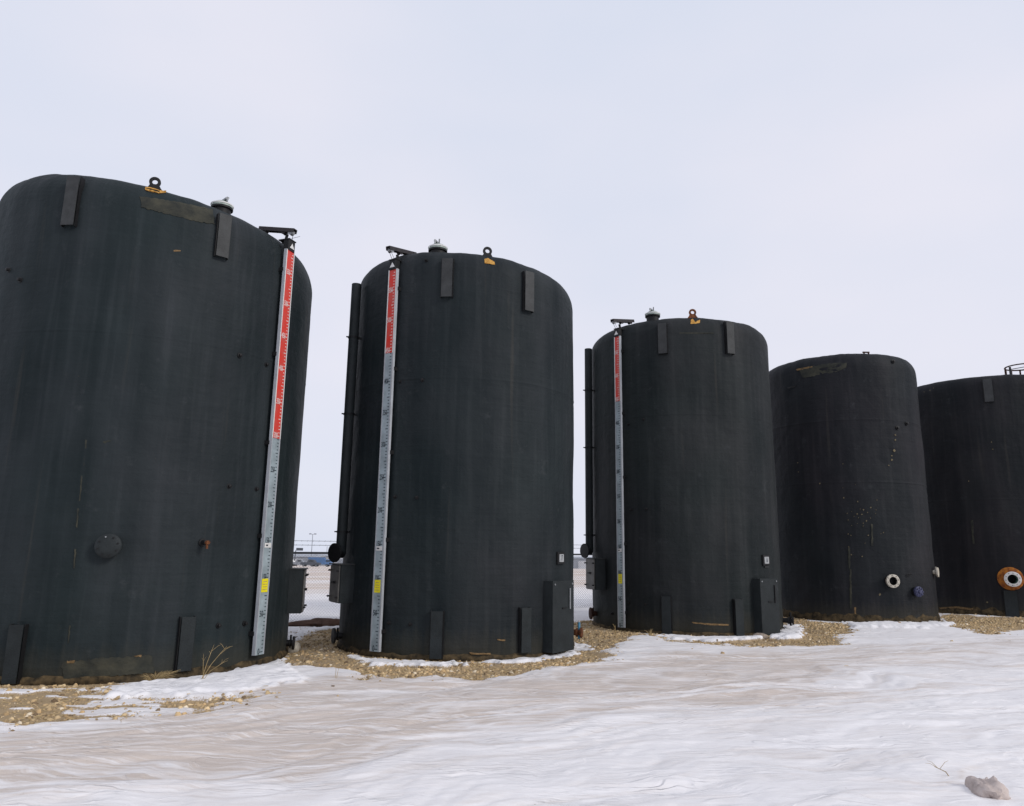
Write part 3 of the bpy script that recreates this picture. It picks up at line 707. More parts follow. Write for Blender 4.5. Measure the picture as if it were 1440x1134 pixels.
        MB().lathe(o3, u, [(0.203, r * 1.13), (0.206, r * 1.16), (0.222, r * 1.16), (0.226, r * 1.06)], 28, cap=False).build('clamp_ring', M['white'], neck, smooth=40)
        m = MB(); nn, tt = s.n(th), s.t(th)
        m.box(o3 + u * .29 + nn * (r * .5), tt, nn, u, .018, r * .55, .014)
        m.cyl(o3 + u * .25 + nn * r * .25 + tt * .03, o3 + u * .345 + nn * r * .55 + tt * .05, .012, n=8)
        m.cyl(o3 + u * .24 + nn * r * 1.05, o3 + u * .31 + nn * r * 1.05, .012, n=8)
        m.build('clamp_arm', M['galv'], neck)
        return neck
    def stud(s, px, py, r=0.022, material=None, out=0.05):
        th, z = s.px(px, py); n = s.n(th)
        return MB().lathe(s.p(th, z, -0.01), n, [(0, r * 1.7), (0.018, r * 1.6), (0.02, r), (out, r), (out + .004, r * .7)], 10).build('stud', material or M['black'], s.root, smooth=40)
    def gauge(s, gxy, z0, top_red_from, width=0.22, reach=(.25, -.42)):
        th = math.atan2(gxy[1] - s.y, gxy[0] - s.x); n, t, u = s.n(th), s.t(th), Vector((0, 0, 1))
        off = 0.10; ztop = z0 + 5.86; zb = z0 - 0.035; w2 = width / 2
        zc, hz = (ztop + zb) / 2, (ztop - zb) / 2
        m = MB(); m.box(s.p(th, zc, off), t, n, u, w2, 0.004, hz)
        board = m.build('gauge_board', M['alu'], s.root)
        for sg in (-1, 1):
            m = MB(); m.box(s.p(th, zc, off - .016) + t * sg * (w2 + .0025), t, n, u, 0.0025, 0.0235, hz - .001)
            m.box(s.p(th, zc, off + .0058) + t * sg * (w2 - .006), t, n, u, 0.0105, 0.0017, hz - .002)
            m.build('edge_strip', M['alu_edge'], board)
        for k in range(5):
            zz = z0 + 0.25 + k * 1.32
            m = MB(); m.box(s.p(th, zz, off / 2 - .02) , t, n, u, w2 + .02, off / 2 - .006, 0.028)
            m.build('stand_off', M['black'], board)
        zr = z0 + top_red_from - 0.04
        m = MB(); m.box(s.p(th, (zr + ztop) / 2, off + .0075), t, n, u, w2 - 0.02, 0.0015, (ztop - zr) / 2 - .003)
        red = m.build('red_scale', M['red'], board)
        for sg, ww in ((-1, .017), (1, .013)):
            m = MB(); m.box(s.p(th, (zr + ztop) / 2, off + .0092) + t * sg * (w2 - ww / 2 - .001), t, n, u, ww / 2 , 0.0014, (ztop - zr) / 2 - .004)
            m.build('white_edging', M['white'], board)
        # printed scale
        tg, tr = MB(), MB()
        for k in range(0, 117):
            zz = z0 + 0.05 * k
            if zz > ztop - 0.02: break
            isred = zz >= zr
            half = (.032 if k % 10 == 0 else .025 if k % 5 == 0 else .015)
            mb = tr if isred else tg
            mb.box(s.p(th, zz, off + (.0105 if isred else .0055)) + t * (w2 - .03 - half), t, n, u, half, 0.0008, 0.0055)
            if k % 10 == 0:
                nb = MB()
                c = s.p(th, zz + .005, off + (.0113 if isred else .0063)) + t * (-.022)
                put_text(nb, str(k * 5), c, t, u, 0.085, .5 if k >= 20 else .7)
                nb.build('scale_number', M['pinkprint'] if isred else M['print'], board)
        tg.build('scale_ticks', M['print'], board)['kind'] = 'stuff'
        tr.build('scale_ticks', M['pinkprint'], board)['kind'] = 'stuff'
        m = MB().box(s.p(th, z0 + 0.89, off + .008), t, n, u, w2 - .028, 0.001, 0.092); yl = m.build('yellow_label', M['yellow'], board)
        for j in range(4):
            m = MB().box(s.p(th, z0 + 0.835 + .036 * j, off + .0096), t, n, u, (w2 - .05) * (1 - .12 * (j % 2)), 0.0005, 0.004)
            m.build('label_line', M['straw'], board)
        m = MB().box(s.p(th, z0 + 1.44, off + .008), t, n, u, w2 - .026, 0.001, 0.032); m.build('white_label', M['white'], board)
        m = MB().box(s.p(th, z0 + 1.44, off + .0096) - t * .02, t, n, u, .022, 0.0005, 0.010); m.build('label_print', M['print'], board)
        # pulley head: housing at the board top, radial roller arm reaching over the roof
        m = MB(); m.box(s.p(th, ztop + .075, off - .03), t, n, u, w2 * .82, 0.055, 0.085, .012)
        m.box(s.p(th, ztop + .165, off - .07), t, n, u, w2 * .9, 0.10, 0.008)
        head = m.build('pulley_head', M['black'], s.root)
        c = s.p(th, ztop + .06, off + .0275)
        MB().add([c - t * .055 - u * .03, c + t * .055 - u * .03, c + t * .02 + u * .02, c + u * .055, c - t * .02 + u * .02], [(0, 1, 2, 3, 4)]).build('white_mark', M['white'], head)
        za = ztop + 0.31
        m = MB(); a = s.p(th, za, reach[0]); b = s.p(th, za + .13, reach[1])
        mid = (a + b) / 2; L = (a - b).length / 2
        na = (a - b).normalized(); ua = t.cross(na) if t.cross(na).z > 0 else na.cross(t)
        m.box(mid + ua * .028, t, na, ua, .04, L, .006)
        m.box(mid + t * .04, t, na, ua, .005, L - .002, .03); m.box(mid - t * .04, t, na, ua, .005, L - .002, .03)
        arm = m.build('roller_arm', M['arm'], s.root)
        for d in (reach[0] - .07, -0.04, reach[1] + .1):
            MB().lathe(s.p(th, za - .025 + .13 * (reach[0] - d) / (reach[0] - reach[1]), d) - t * .035, t, [(0, .042), (.012, .042), (.022, .032), (.048, .032), (.058, .042), (.07, .042)], 16).build('roller', M['galv'] if d > 0 else M['arm'], arm, smooth=40)
        m = MB(); m.tube([s.p(th, za - .03, 0.02), s.p(th, za - .14, -.01), s.p(th, ztop + .15, -.06)], .024, 8)
        m.build('arm_post', M['black'], arm)
        MB().tube([s.p(th, za - .05, reach[0] - .035), s.p(th, ztop + .12, off + .01)], .004, 5).build('cable', M['black'], arm)
        MB().tube([s.p(th, ztop + .2, off) , s.p(th, ztop + .24, off + .12) + t * .05], .003, 5).build('wire_end', M['black'], arm)
    def cabinet(s, phi, z0, z1, wide=0.46, depth=0.22, name='side_cabinet', m1=None, handle=True):
        th = s.az + phi; n, t, u = s.n(th), s.t(th), Vector((0, 0, 1)); zc, hz = (z0 + z1) / 2, (z1 - z0) / 2
        m = MB(); m.box(s.p(th, zc, depth / 2 - .06), t, n, u, wide / 2, depth / 2 + .05, hz, .012)
        o = m.build(name, m1 or M['coat'], s.root)
        m = MB(); m.box(s.p(th, zc, depth + .002), t, n, u, wide / 2 - .012, .010, hz - .012, .006); d = m.build('cabinet_door', M['door_grey'], o)
        m = MB(); m.box(s.p(th, z1 + .008, depth / 2 - .04), t, n, u, wide / 2 + .015, depth / 2 + .075, .008); m.build('cabinet_lid', M['coat_grey'], o)
        if handle:
            m = MB(); m.box(s.p(th, zc + .02, depth + .03), t, n, u, .055, .018, .018); m.build('handle', M['black'], o)
            for sg in (-1, 1):
                for zz in (z0 + .09, z1 - .09):
                    MB().cyl(s.p(th, zz, depth + .01) + t * sg * (wide / 2 - .03), s.p(th, zz, depth + .05) + t * sg * (wide / 2 - .03), .014, n=8).build('bolt', M['black'], o)
        return o
    def valve(s, phi, z, r=0.085, reach=0.2, m1=None, wheel=None):
        th = s.az + phi; n, t, u = s.n(th), s.t(th), Vector((0, 0, 1))
        o = MB().lathe(s.p(th, z, -.02), n, [(0, .05), (reach * .6, .05), (reach * .6, .07), (reach * .75, .07), (reach * .78, .045), (reach, .045)], 16).build('drain_valve', m1 or M['black'], s.root, smooth=40)
        MB().lathe(s.p(th, z, reach - .02), n, [(0, r), (.03, r), (.032, r * .6)], 18).build('valve_flange', m1 or M['black'], o, smooth=40)
        if wheel:
            MB().box(s.p(th, z + .03, reach * .75), t, n, u, .018, .02, r * 1.6, .01).build('valve_handle', wheel, o)
        else:
            MB().cyl(s.p(th, z, reach * .55), s.p(th, z + .12, reach * .55), .016, n=8).build('valve_stem', m1 or M['black'], o)
        return o

def deg(a): return rad(a)
tm = [tank_mat('tank_coat_a', (0.0100, 0.0155, 0.0170), (0.035, 0.042, 0.045), 1.3),
      tank_mat('tank_coat_b', (0.0100, 0.0145, 0.0165), (0.035, 0.040, 0.042), 4.1),
      tank_mat('tank_coat_c', (0.0110, 0.0145, 0.0155), (0.037, 0.040, 0.040), 6.7),
      tank_mat('tank_coat_d', (0.0080, 0.0098, 0.0122), (0.032, 0.032, 0.034), 9.2),
      tank_mat('tank_coat_e', (0.0072, 0.0088, 0.0110), (0.031, 0.030, 0.031), 12.9)]
for t, f in zip(TANKS, (0.09, 0.07, 0.05, 0.17, 0.20)): t['foot'] = f

# --- first tank: round capped nozzle, long red scale
A = Tank(TANKS[0], 'widest black tank, with a round capped nozzle and a gauge red over its upper half', tm[0], 1, seams=(4.3,))
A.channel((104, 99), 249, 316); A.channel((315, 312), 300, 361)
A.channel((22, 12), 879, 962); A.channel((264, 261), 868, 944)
A.lug(215, 254, drop=.03)
for k, P in enumerate(([(204, 263), (213, 263.5), (224, 267.5), (224, 268.8), (212, 265.5), (204, 265)], [(204, 265.6), (212, 267.5), (224, 271), (224, 272.4), (211, 269.5), (204, 267.5)], [(224.5, 267.5), (233.5, 268.8), (233.5, 271), (228, 271.6), (224.5, 272)])):
    A.patch(P, M['ochre'], 'exposed_foam', .014, .004, 2 + k)
A.patch([(196, 276), (250, 284), (300, 294), (303, 316), (270, 310), (230, 300), (198, 292)], M['olive'], 'coating_patch', .004, .01, 4)
A.patch([(86, 932), (150, 925), (214, 922), (218, 946), (150, 952), (88, 956)], M['olive'], 'coating_patch', .006, .012, 5)
A.patch([(94, 930), (106, 929), (105, 933), (95, 933)], M['tan_foam'], 'foam_chip', .01, .006, 6)
A.patch([(188, 922), (200, 921), (199, 924), (189, 924)], M['tan_foam'], 'foam_chip', .01, .006, 7)
A.patch([(143, 622), (152, 619), (157, 620), (148, 624)], M['olive'], 'coating_patch', .004, .006, 8)
for x, ya, yb, sd in ((121.5, 615, 660, 1), (115, 668, 705, 2), (110, 715, 742, 3), (106, 772, 800, 4), (98, 880, 905, 5)):
    A.patch([(x - 1, ya), (x + 1.2, ya), (x + .2 - (yb - ya) * .06, yb), (x - 1.6 - (yb - ya) * .06, yb)], M['olive'], 'drip_streak', .003, .004, sd)
A.hatch(313, 284, drop=.0)
A.gauge((-3.441, 10.609), 0.197, 3.0, 0.19, (.16, -.50))
th, z = A.px(154, 768)
nz = MB().lathe(A.p(th, z, -.03), A.n(th), [(0, .135), (.10, .135), (.105, .13)], 30).build('capped_nozzle', M['black'], A.root, smooth=40)
MB().lathe(A.p(th, z, .07), A.n(th), [(0, .148), (.04, .148), (.055, .13), (.058, .05), (.06, .01)], 30).build('nozzle_cap', M['coat'], nz, smooth=40)
for k in range(8):
    a = k * pi / 4 + .3; c = A.p(th, z, .125) + (A.t(th) * cos(a) + Vector((0, 0, 1)) * sin(a)) * .112
    MB().cyl(c, c + A.n(th) * .014, .010, n=6).build('bolt', M['galv'] if k == 2 else M['black'], nz)
th, z = A.px(284, 763)
v = MB().lathe(A.p(th, z, -.02), A.n(th), [(0, .05), (.05, .05), (.052, .032), (.15, .032), (.155, .02)], 14).build('sample_tap', M['black'], A.root, smooth=40)
MB().box(A.p(th, z - .03, .155), A.t(th), A.n(th), Vector((0, 0, 1)), .012, .012, .05).build('tap_lever', M['rust'], v)
MB().cyl(A.p(th, z, .13), A.p(th, z, .19), .026, n=8).build('tap_nut', M['rust'], v)
for x, y in ((337, 500), (374, 513), (322, 684), (360, 688), (307, 880), (344, 877), (411, 371), (13, 380), (29, 394)): A.stud(x, y)
A.cabinet(deg(76), .62, 1.28, .5, .2)
A.valve(deg(74), 0.17, .10, .11)
A.patch([(244, 352), (254, 352), (254, 354), (244, 354)], M['tan_foam'], 'foam_chip', .004, .004, 9)

# --- second tank
B = Tank(TANKS[1], 'black tank with number plate 17 and an ochre scar under its black lug', tm[1], 2, seams=(4.15,))
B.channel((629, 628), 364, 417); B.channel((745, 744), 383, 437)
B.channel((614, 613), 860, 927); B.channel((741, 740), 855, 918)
B.lug(688, 362, drop=.03); B.patch([(681, 365), (686, 363), (695, 369), (696, 373), (682, 371)], M['ochre'], 'exposed_foam', .012, .006, 12)
B.hatch(615, 352, drop=.05); B.gauge((-1.958, 11.238), 0.116, 4.5, 0.17)
B.patch([(660, 918), (690, 919), (690, 921), (662, 921)], M['tan_foam'], 'foam_scratch', .003, .004, 13)
B.patch([(699, 899), (711, 900), (710, 902), (700, 901)], M['tan_foam'], 'foam_scratch', .003, .003, 14)
for x, y in ((563, 537), (594, 535), (556, 699), (586, 700), (547, 876), (577, 878), (600, 367)): B.stud(x, y, .018)
def vent_pipe(T, phi, ztop, zbot, r=0.082):
    th = T.az + phi; n, t, u = T.n(th), T.t(th), Vector((0, 0, 1)); off = r + .035
    m = MB().cyl(T.p(th, zbot, off), T.p(th, ztop, off), r, n=20); o = m.build('vent_pipe', M['coat'], T.root, smooth=40)
    for zz in (ztop - .95, zbot + .35, (ztop + zbot) / 2):
        m = MB().lathe(T.p(th, zz - .012, off), u, [(0, r + .004), (0, r + .012), (.025, r + .012), (.025, r + .004)], 20, cap=False)
        m.box(T.p(th, zz, off + r + .022), t, n, u, .010, .02, .010)
        m.box(T.p(th, zz, off / 2 - r / 2), t, n, u, .02, off / 2, .015); m.build('pipe_clamp', M['black'], o)
    # blind flange at the bottom elbow
    ax = T.n(th + deg(24)); c0 = T.p(th, zbot + .02, off)
    m = MB().lathe(c0, ax, [(-.03, r), (.12, r)], 20); m.build('elbow_stub', M['black'], o, smooth=40)
    m = MB().lathe(c0 + ax * .11, ax, [(0, .15), (.03, .15), (.033, .09), (.036, .01)], 26); m.build('blind_flange', M['black'], o, smooth=40)
vent_pipe(B, deg(-66), 6.0, 1.46)
B.cabinet(deg(-63), .72, 1.30)
B.valve(deg(-68), 0.2, .12, .14)
B.valve(deg(70), 0.27, .08, .17, M['rust'], M['blue'])
def steel_box(T, pxc, y0, y1, wide, depth=.15, pry=None):
    th, z1 = T.px(pxc[0], y0, depth); th2, z0 = T.px(pxc[1], y1, depth); th = (th + th2) / 2
    n, t, u = T.n(th), T.t(th), Vector((0, 0, 1)); zc, hz = (z0 + z1) / 2, (z1 - z0) / 2
    m = MB().box(T.p(th, zc, depth / 2 - .08), t, n, u, wide / 2, depth / 2 + .07, hz, .008); o = m.build('steel_box', M['coat'], T.root)
    m = MB().box(T.p(th, zc, depth), t, n, u, wide / 2 + .004, .007, hz + .003, .004); m.build('box_front', M['coat'], o)
    for sg in (-1, 1): MB().cyl(T.p(th, z1 - .05, depth) + t * sg * (wide / 2 - .05), T.p(th, z1 - .05, depth + .018) + t * sg * (wide / 2 - .05), .014, n=8).build('bolt', M['galv'], o)
    m = MB().box(T.p(th, zc + hz * .48, depth + .02) + t * wide * .28, t, n, u, .012, .008, hz * .30); m.build('hinge_bar', M['galv'] if pry else M['black'], o)
    m = MB().box(T.p(th, zc + hz * .22, depth + .016) + t * wide * .02, t, n, u, .06, .008, .008); m.build('latch', M['black'], o)
    return th
steel_box(B, (791, 793), 817, 916, .60, pry=True)
def plate(T, px, py, txt, w=.10, h=.13):
    th, z = T.px(px, py); n, t, u = T.n(th), T.t(th), Vector((0, 0, 1))
    o = MB().box(T.p(th, z, .012), t, n, u, w * .78, .022, h * .78, .01).build('number_plate', M['black'], T.root)
    MB().box(T.p(th, z, .036), t, n, u, w / 2, .002, h / 2).build('plate_face', M['plate'], o)
    m = MB(); put_text(m, txt, T.p(th, z, .0392), t, u, h * .72, .62); m.build('plate_number', M['print'], o)
    return o
plate(B, 787, 785, '17', .14, .12)

# --- third tank
C = Tank(TANKS[2], 'black tank with a rusty lifting lug, number plate 16 and a short red gauge top', tm[2], 3, seams=(4.2,))
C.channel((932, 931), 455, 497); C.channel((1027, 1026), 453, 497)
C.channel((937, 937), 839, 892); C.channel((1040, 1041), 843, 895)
C.lug(977, 449, m1=M['rust']); C.patch([(971, 450), (974, 449), (976, 453), (982, 453), (984, 450), (984, 455), (971, 456)], M['ochre'], 'exposed_foam', .012, .005, 22)
C.hatch(918, 446); C.gauge((2.204, 14.951), 0.096, 4.5, 0.15)
C.patch([(972, 875), (1000, 877), (1025, 878), (1025, 880), (1000, 879.5), (975, 877)], M['tan_foam'], 'foam_scratch', .004, .004, 23)
C.patch([(955, 468), (1004, 468), (1004, 469.5), (955, 469.5)], M['olive'], 'coating_patch', .003, .003, 24)
for x, y in ((884, 597), (905, 590), (888, 717), (909, 716), (885, 848), (908, 850), (861, 863)): C.stud(x, y, .018)
vent_pipe(C, deg(-70), 5.97, 1.50)
C.cabinet(deg(-60), .74, 1.36)
C.valve(deg(-68), 0.24, .12, .12, M['dark_rust'])
C.valve(deg(78), 0.2, .08, .2, M['black'], M['black'])
steel_box(C, (1081, 1085), 814, 898, .55)
plate(C, 1076, 788, '16', .15, .13)
th, z = C.px(1077, 796)
MB().box(C.p(th, z - .02, .012), C.t(th), C.n(th), Vector((0, 0, 1)), .07, .012, .012).build('plate_bracket', M['coat_grey'], C.root)

# --- fourth tank: open white-rimmed nozzle
D = Tank(TANKS[3], 'black tank with an open white-rimmed nozzle and a violet-blue plug', tm[3], 4, seams=(3.1, 4.55), wobble=0.010)
D.patch([(1122, 519), (1160, 512), (1192, 510), (1190, 518), (1170, 525), (1130, 532)], M['olive'], 'coating_patch', .012, .015, 31)
D.patch([(1120, 519.5), (1143, 515), (1143, 517), (1121, 521.5)], M['tan_foam'], 'foam_chip', .014, .004, 32)
D.patch([(1107, 545), (1120, 542), (1118, 545), (1108, 547)], M['black'], 'coating_tear', .006, .005, 33)
for x, ya, yb, sd in ((1194, 770, 800, 41), (1196, 800, 856, 42), (1226, 737, 768, 43), (1202.5, 854, 872, 44)):
    D.patch([(x - 1.3, ya), (x + 1.3, ya), (x + 1.8, yb), (x - .8, yb)], M['tan_foam'] if sd == 44 else M['olive'], 'drip_streak', .005, .006, sd)
rs = random.Random(5)
for k in range(34):
    x = rs.gauss(1203, 14); y = rs.gauss(728, 24); r = rs.uniform(.5, 1.2)
    D.patch([(x - r, y), (x, y - r), (x + r, y), (x, y + r)], M['chip'], 'foam_chip', .005, .003, 100 + k)
for x, y, r in ((1259, 612, 1.1), (1259, 619, 1.4), (1257.5, 634, 2.0), (1254, 641, 1.2), (1254, 647, 1.5), (1250, 655, 1.0), (1261, 601, 1.6), (1122, 651, 1), (1153, 680, 1.2), (1123, 664, .8), (1237, 836, 2.2)):
    D.patch([(x - r, y), (x, y - r), (x + r, y), (x, y + r)], M['chip'], 'foam_chip', .006, .005, int(x + y))
for x, y in ((1255, 509), (1262, 602), (1275, 596)): D.stud(x, y, .03)
th, _ = D.px(1225, 512, -.05)
m = MB(); c = D.p(th, D.H - .09, -.06 - D.a * .6); t_, n_, u_ = D.t(th), D.n(th), Vector((0, 0, 1))
m.box(c + t_ * .06 + u_ * .04, t_, n_, u_, .015, .015, .09); m.box(c - t_ * .05 + u_ * .04, t_, n_, u_, .013, .015, .09); m.box(c + u_ * .118, t_, n_, u_, .08, .017, .014)
m.build('lifting_lug', M['dark_rust'], D.root)
def open_nozzle(T, px, py, ro, ri, reach, face, barrel, inside, collar=None, collar_r=0.25, bolts=8):
    th, z = T.px(px, py); n, t, u = T.n(th), T.t(th), Vector((0, 0, 1))
    o = MB().lathe(T.p(th, z, -.04), n, [(0, ri + .015), (reach, ri + .015)], 28, cap=False).build('open_nozzle', barrel, T.root, smooth=40)
    MB().lathe(T.p(th, z, reach), n, [(-.05, ri + .015), (-.05, ro), (0, ro), (.004, ro - .008), (.004, ri), (-.20, ri)], 28, cap=False).build('nozzle_flange', face, o, smooth=30)
    MB().lathe(T.p(th, z, -.06), n, [(0, ri), (reach + .03, ri - .001)], 28, cap=False).build('nozzle_bore', inside, o, smooth=40)
    MB().lathe(T.p(th, z, .012), n, [(0, ri), (.003, .002)], 20).build('bore_end', M['black'], o)
    for k in range(bolts):
        a = 2 * pi * k / bolts + .2; c = T.p(th, z, reach + .003) + (t * cos(a) + u * sin(a)) * (ro + ri) / 2
        MB().cyl(c, c + n * .004, .010, n=8).build('bolt_hole', M['black'], o)
    if collar:
        MB().lathe(T.p(th, z, -.03), n, [(0, collar_r), (.055, collar_r), (.065, collar_r - .02), (.07, ri + .016)], 32, cap=False).build('nozzle_collar', collar, o, smooth=40)
    return o
open_nozzle(D, 1251, 817, .145, .092, .16, M['offwhite'], M['dark_rust'], M['black'], bolts=8)
th, z = D.px(1286, 832)
pl = MB().lathe(D.p(th, z, -.03), D.n(th), [(0, .10), (.10, .10), (.105, .06)], 20).build('pipe_plug', M['black'], D.root, smooth=40)
MB().lathe(D.p(th, z, .08), D.n(th), [(0, .115), (.045, .115), (.055, .10), (.06, .05), (.09, .045), (.092, .01)], 12).build('plug_face', M['blue_cap'], pl, smooth=30)
for k in range(8):
    a = k * pi / 4; c = D.p(th, z, .135) + (D.t(th) * cos(a) + Vector((0, 0, 1)) * sin(a)) * .085
    MB().cyl(c, c + D.n(th) * .022, .016, n=6).build('bolt', M['blue_cap'], pl)
th, z = D.px(1278, 810)
MB().tube([D.p(th, z, 0) + D.t(th) * (.08 * cos(a)) + Vector((0, 0, .03 * sin(a) + .015)) + D.n(th) * .03 for a in np.linspace(.6, pi + 1.2, 9)], .009, 6).build('hook', M['black'], D.root, smooth=40)
D.valve(deg(76), 1.10, .11, .08, M['offwhite'])

# --- fifth tank: rust-orange collar, caged ladder behind
E_ = Tank(TANKS[4], 'black tank with a rusty orange collar round a white flanged nozzle', tm[4], 5, seams=(2.9,), wobble=0.010)
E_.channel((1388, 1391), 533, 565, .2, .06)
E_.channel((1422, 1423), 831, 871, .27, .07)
E_.patch([(1312, 869 - 14), (1346, 853), (1374, 857), (1374, 858.5), (1346, 855.5), (1314, 857)], M['tan_foam'], 'foam_chip', .008, .006, 51)
open_nozzle(E_, 1421, 814, .18, .11, .50, M['white'], M['rust_orange'], M['mint'], M['rust_orange'], .28, 10)
E_.patch([(1365, 732), (1368, 731), (1370, 765), (1368, 765)], M['olive'], 'drip_streak', .005, .006, 52)
for x, y, r in ((1300, 552, 1.2), (1308, 549, 1.0), (1313, 546, .8), (1388, 847, 1.3), (1394, 622, .8), (1396, 632, .8), (1362, 677, .8)):
    E_.patch([(x - r, y), (x, y - r), (x + r * 1.6, y), (x, y + r)], M['chip'], 'foam_chip', .006, .005, int(x + y))
def caged_ladder(T, px):
    d = ray(px, 518); az = math.atan2(d.y, d.x)
    # far side of the tank on this line of sight
    th = T.az + rad(155); n, t, u = T.n(th), T.t(th), Vector((0, 0, 1)); off = .2
    ztop = T.H + 1.12
    o = MB()
    for sg in (-1, 1): o.box(T.p(th, ztop / 2, off) + t * sg * .22, t, n, u, .03, .008, ztop / 2)
    o = o.build('ladder_stile', M['coat_grey'], T.root)
    for k in range(int(ztop / .3)):
        MB().cyl(T.p(th, .3 + k * .3, off) - t * .22, T.p(th, .3 + k * .3, off) + t * .22, .011, n=6).build('rung', M['coat_grey'], o)
    r = .46; c0 = off + .30
    for zz in list(np.arange(2.4, ztop - .1, 1.0)) + [ztop]:
        MB().tube([T.p(th, zz, c0) + n * (r * cos(a)) + t * (r * sin(a)) for a in np.linspace(0, 2 * pi, 33)], .022, 6).build('cage_hoop', M['dark_rust'], o, smooth=60)
    for k in range(9):
        a = -2.2 + 4.4 * k / 8; MB().box(T.p(th, (2.4 + ztop) / 2, c0) + n * (r * cos(a)) + t * (r * sin(a)), t, n, u, .022, .01, (ztop - 2.4) / 2).build('cage_bar', M['dark_rust'], o)
caged_ladder(E_, 1436)

# ------------------------------------------------------------------ chain-link fence behind the row
FH = 1.47
def fence():
    L0, L1 = -5.0, 17.0
    def fp(s, z):
        q = fs_ + fdir * s; return Vector((q.x, q.y, z))
    def gz(s):
        q = fs_ + fdir * s; return ground_z(q.x, q.y)
    zg = -0.09
    root = empty('chain_link_fence', fp(0, zg), 'chain-link fence with two barbed strands behind the tank row', 'fence')
    O = Vector(root.location); u = Vector((0, 0, 1)); d3 = Vector((fdir.x, fdir.y, 0)); n3 = Vector((fnor.x, fnor.y, 0))
    slope = 0.005
    def P(s, z): return d3 * s + u * (z + slope * s)
    MB().cyl(P(L0, FH), P(L1, FH), .024, n=10).build('top_rail', M['wire'], root, smooth=40)
    s = L0
    while s <= L1:
        if not (-1.6 < s < 1.2):
            o = MB().cyl(P(s, -.3), P(s, FH + .04), .03, n=10).build('post', M['galv'], root, smooth=40)
            MB().cyl(P(s, FH), P(s, FH + .33) + n3 * .12, .014, n=6).build('barb_arm', M['galv'], o)
        s += 2.9
    for dz, w in ((.165, .05), (.255, .10)):
        m = MB(); m.cyl(P(L0, FH + dz) + n3 * w, P(L1, FH + dz) + n3 * w, .0045, n=5)
        k = L0
        while k < L1:
            c = P(k, FH + dz) + n3 * w
            m.cyl(c - u * .02 - d3 * .01, c + u * .02 + d3 * .01, .002, n=3); k += .13
        m.build('barbed_wire', M['wire'], root)
    # woven mesh: zig-zag wires interlocking, 58 mm diamonds
    p = .066; hgt = FH - .02; rows = int(hgt / (p / 2)); vs = []; fs = []; w = .0055
    ncol = int((L1 - L0) / p)
    rr = np.arange(rows + 1)
    for c in range(ncol):
        x0 = L0 + c * p; b = len(vs)
        for r in rr:
            xx = x0 + (p if r % 2 else 0); zz = r * p / 2; q = P(xx, zz); k = (.004 if r % 2 else -.004)
            q = q + n3 * k
            vs += [tuple(q + d3 * w), tuple(q - d3 * w * .5 + n3 * w * .87), tuple(q - d3 * w * .5 - n3 * w * .87)]
        for r in range(rows):
            a = b + r * 3
            fs += [(a, a + 1, a + 4, a + 3), (a + 1, a + 2, a + 5, a + 4), (a + 2, a, a + 3, a + 5)]
    m = MB(); m.v = vs; m.f = fs; m.build('wire_mesh', M['wire'], root)
fence()

# ------------------------------------------------------------------ small things on the ground
def lump(name, c, rx, ry, rz, material, label, cat, seed, n=20, k=9, rough=.35, group=None, freq=2.2):
    m = MB(); vs = []; fs = []
    for j in range(k + 1):
        ph = pi / 2 * (1 - j / k) if False else pi * j / k
        for i in range(n):
            a = 2 * pi * i / n; d = Vector((cos(a) * sin(ph), sin(a) * sin(ph), cos(ph)))
            q = 1 + rough * 2 * (float(fbm(np.array(d.x * freq + seed), np.array(d.y * freq + d.z * 1.7), seed, 4)) - .5)
            vs.append((d.x * rx * q, d.y * ry * q, d.z * rz * q))
    fs = [(j * n + i, (j + 1) * n + i, (j + 1) * n + (i + 1) % n, j * n + (i + 1) % n) for j in range(k) for i in range(n)]
    m.add(vs, fs); o = m.build(name, material, None, smooth=50); o.location = c
    return tag(o, label, cat, group)
g = at_depth(452, 888, 15.3)
lump('soil_mound', (g.x + .1, 15.3, ground_z(g.x, 15.3) - .02), .85, .42, .16, M['soil'], 'low red-brown soil mound on the snow between the tanks and the fence', 'soil mound', 3, 40, 16, .3, freq=3.5)
g = on_ground(1388, 1130)
lump('dirt_clod', (g.x, g.y, ground_z(g.x, g.y) - .015), .10, .14, .10, M['clod'], 'dusty brown clod poking out of the clean foreground snow', 'clod', 8, 44, 24, .42, freq=2.4)
g = on_ground(1066, 899)
lump('stone', (g.x, g.y - .1, ground_z(g.x, g.y - .1) + .03), .13, .10, .08, M['stone'], 'stone lying by the steel box of the plate 16 tank', 'stone', 5, 16, 8, .4)
g = on_ground(413, 912)
lump('concrete_lump', (g.x, g.y, ground_z(g.x, g.y) + .05), .10, .10, .11, M['offwhite'], 'pale lump under the drain valve of the widest tank', 'stone', 6, 16, 8, .4)
g = on_ground(640, 940)
lump('snow_chunk', (g.x, g.y, ground_z(g.x, g.y) + .015), .05, .05, .03, M['white'], 'small white chunk on the gravel before the plate 17 tank', 'snow chunk', 9, 14, 7, .4)

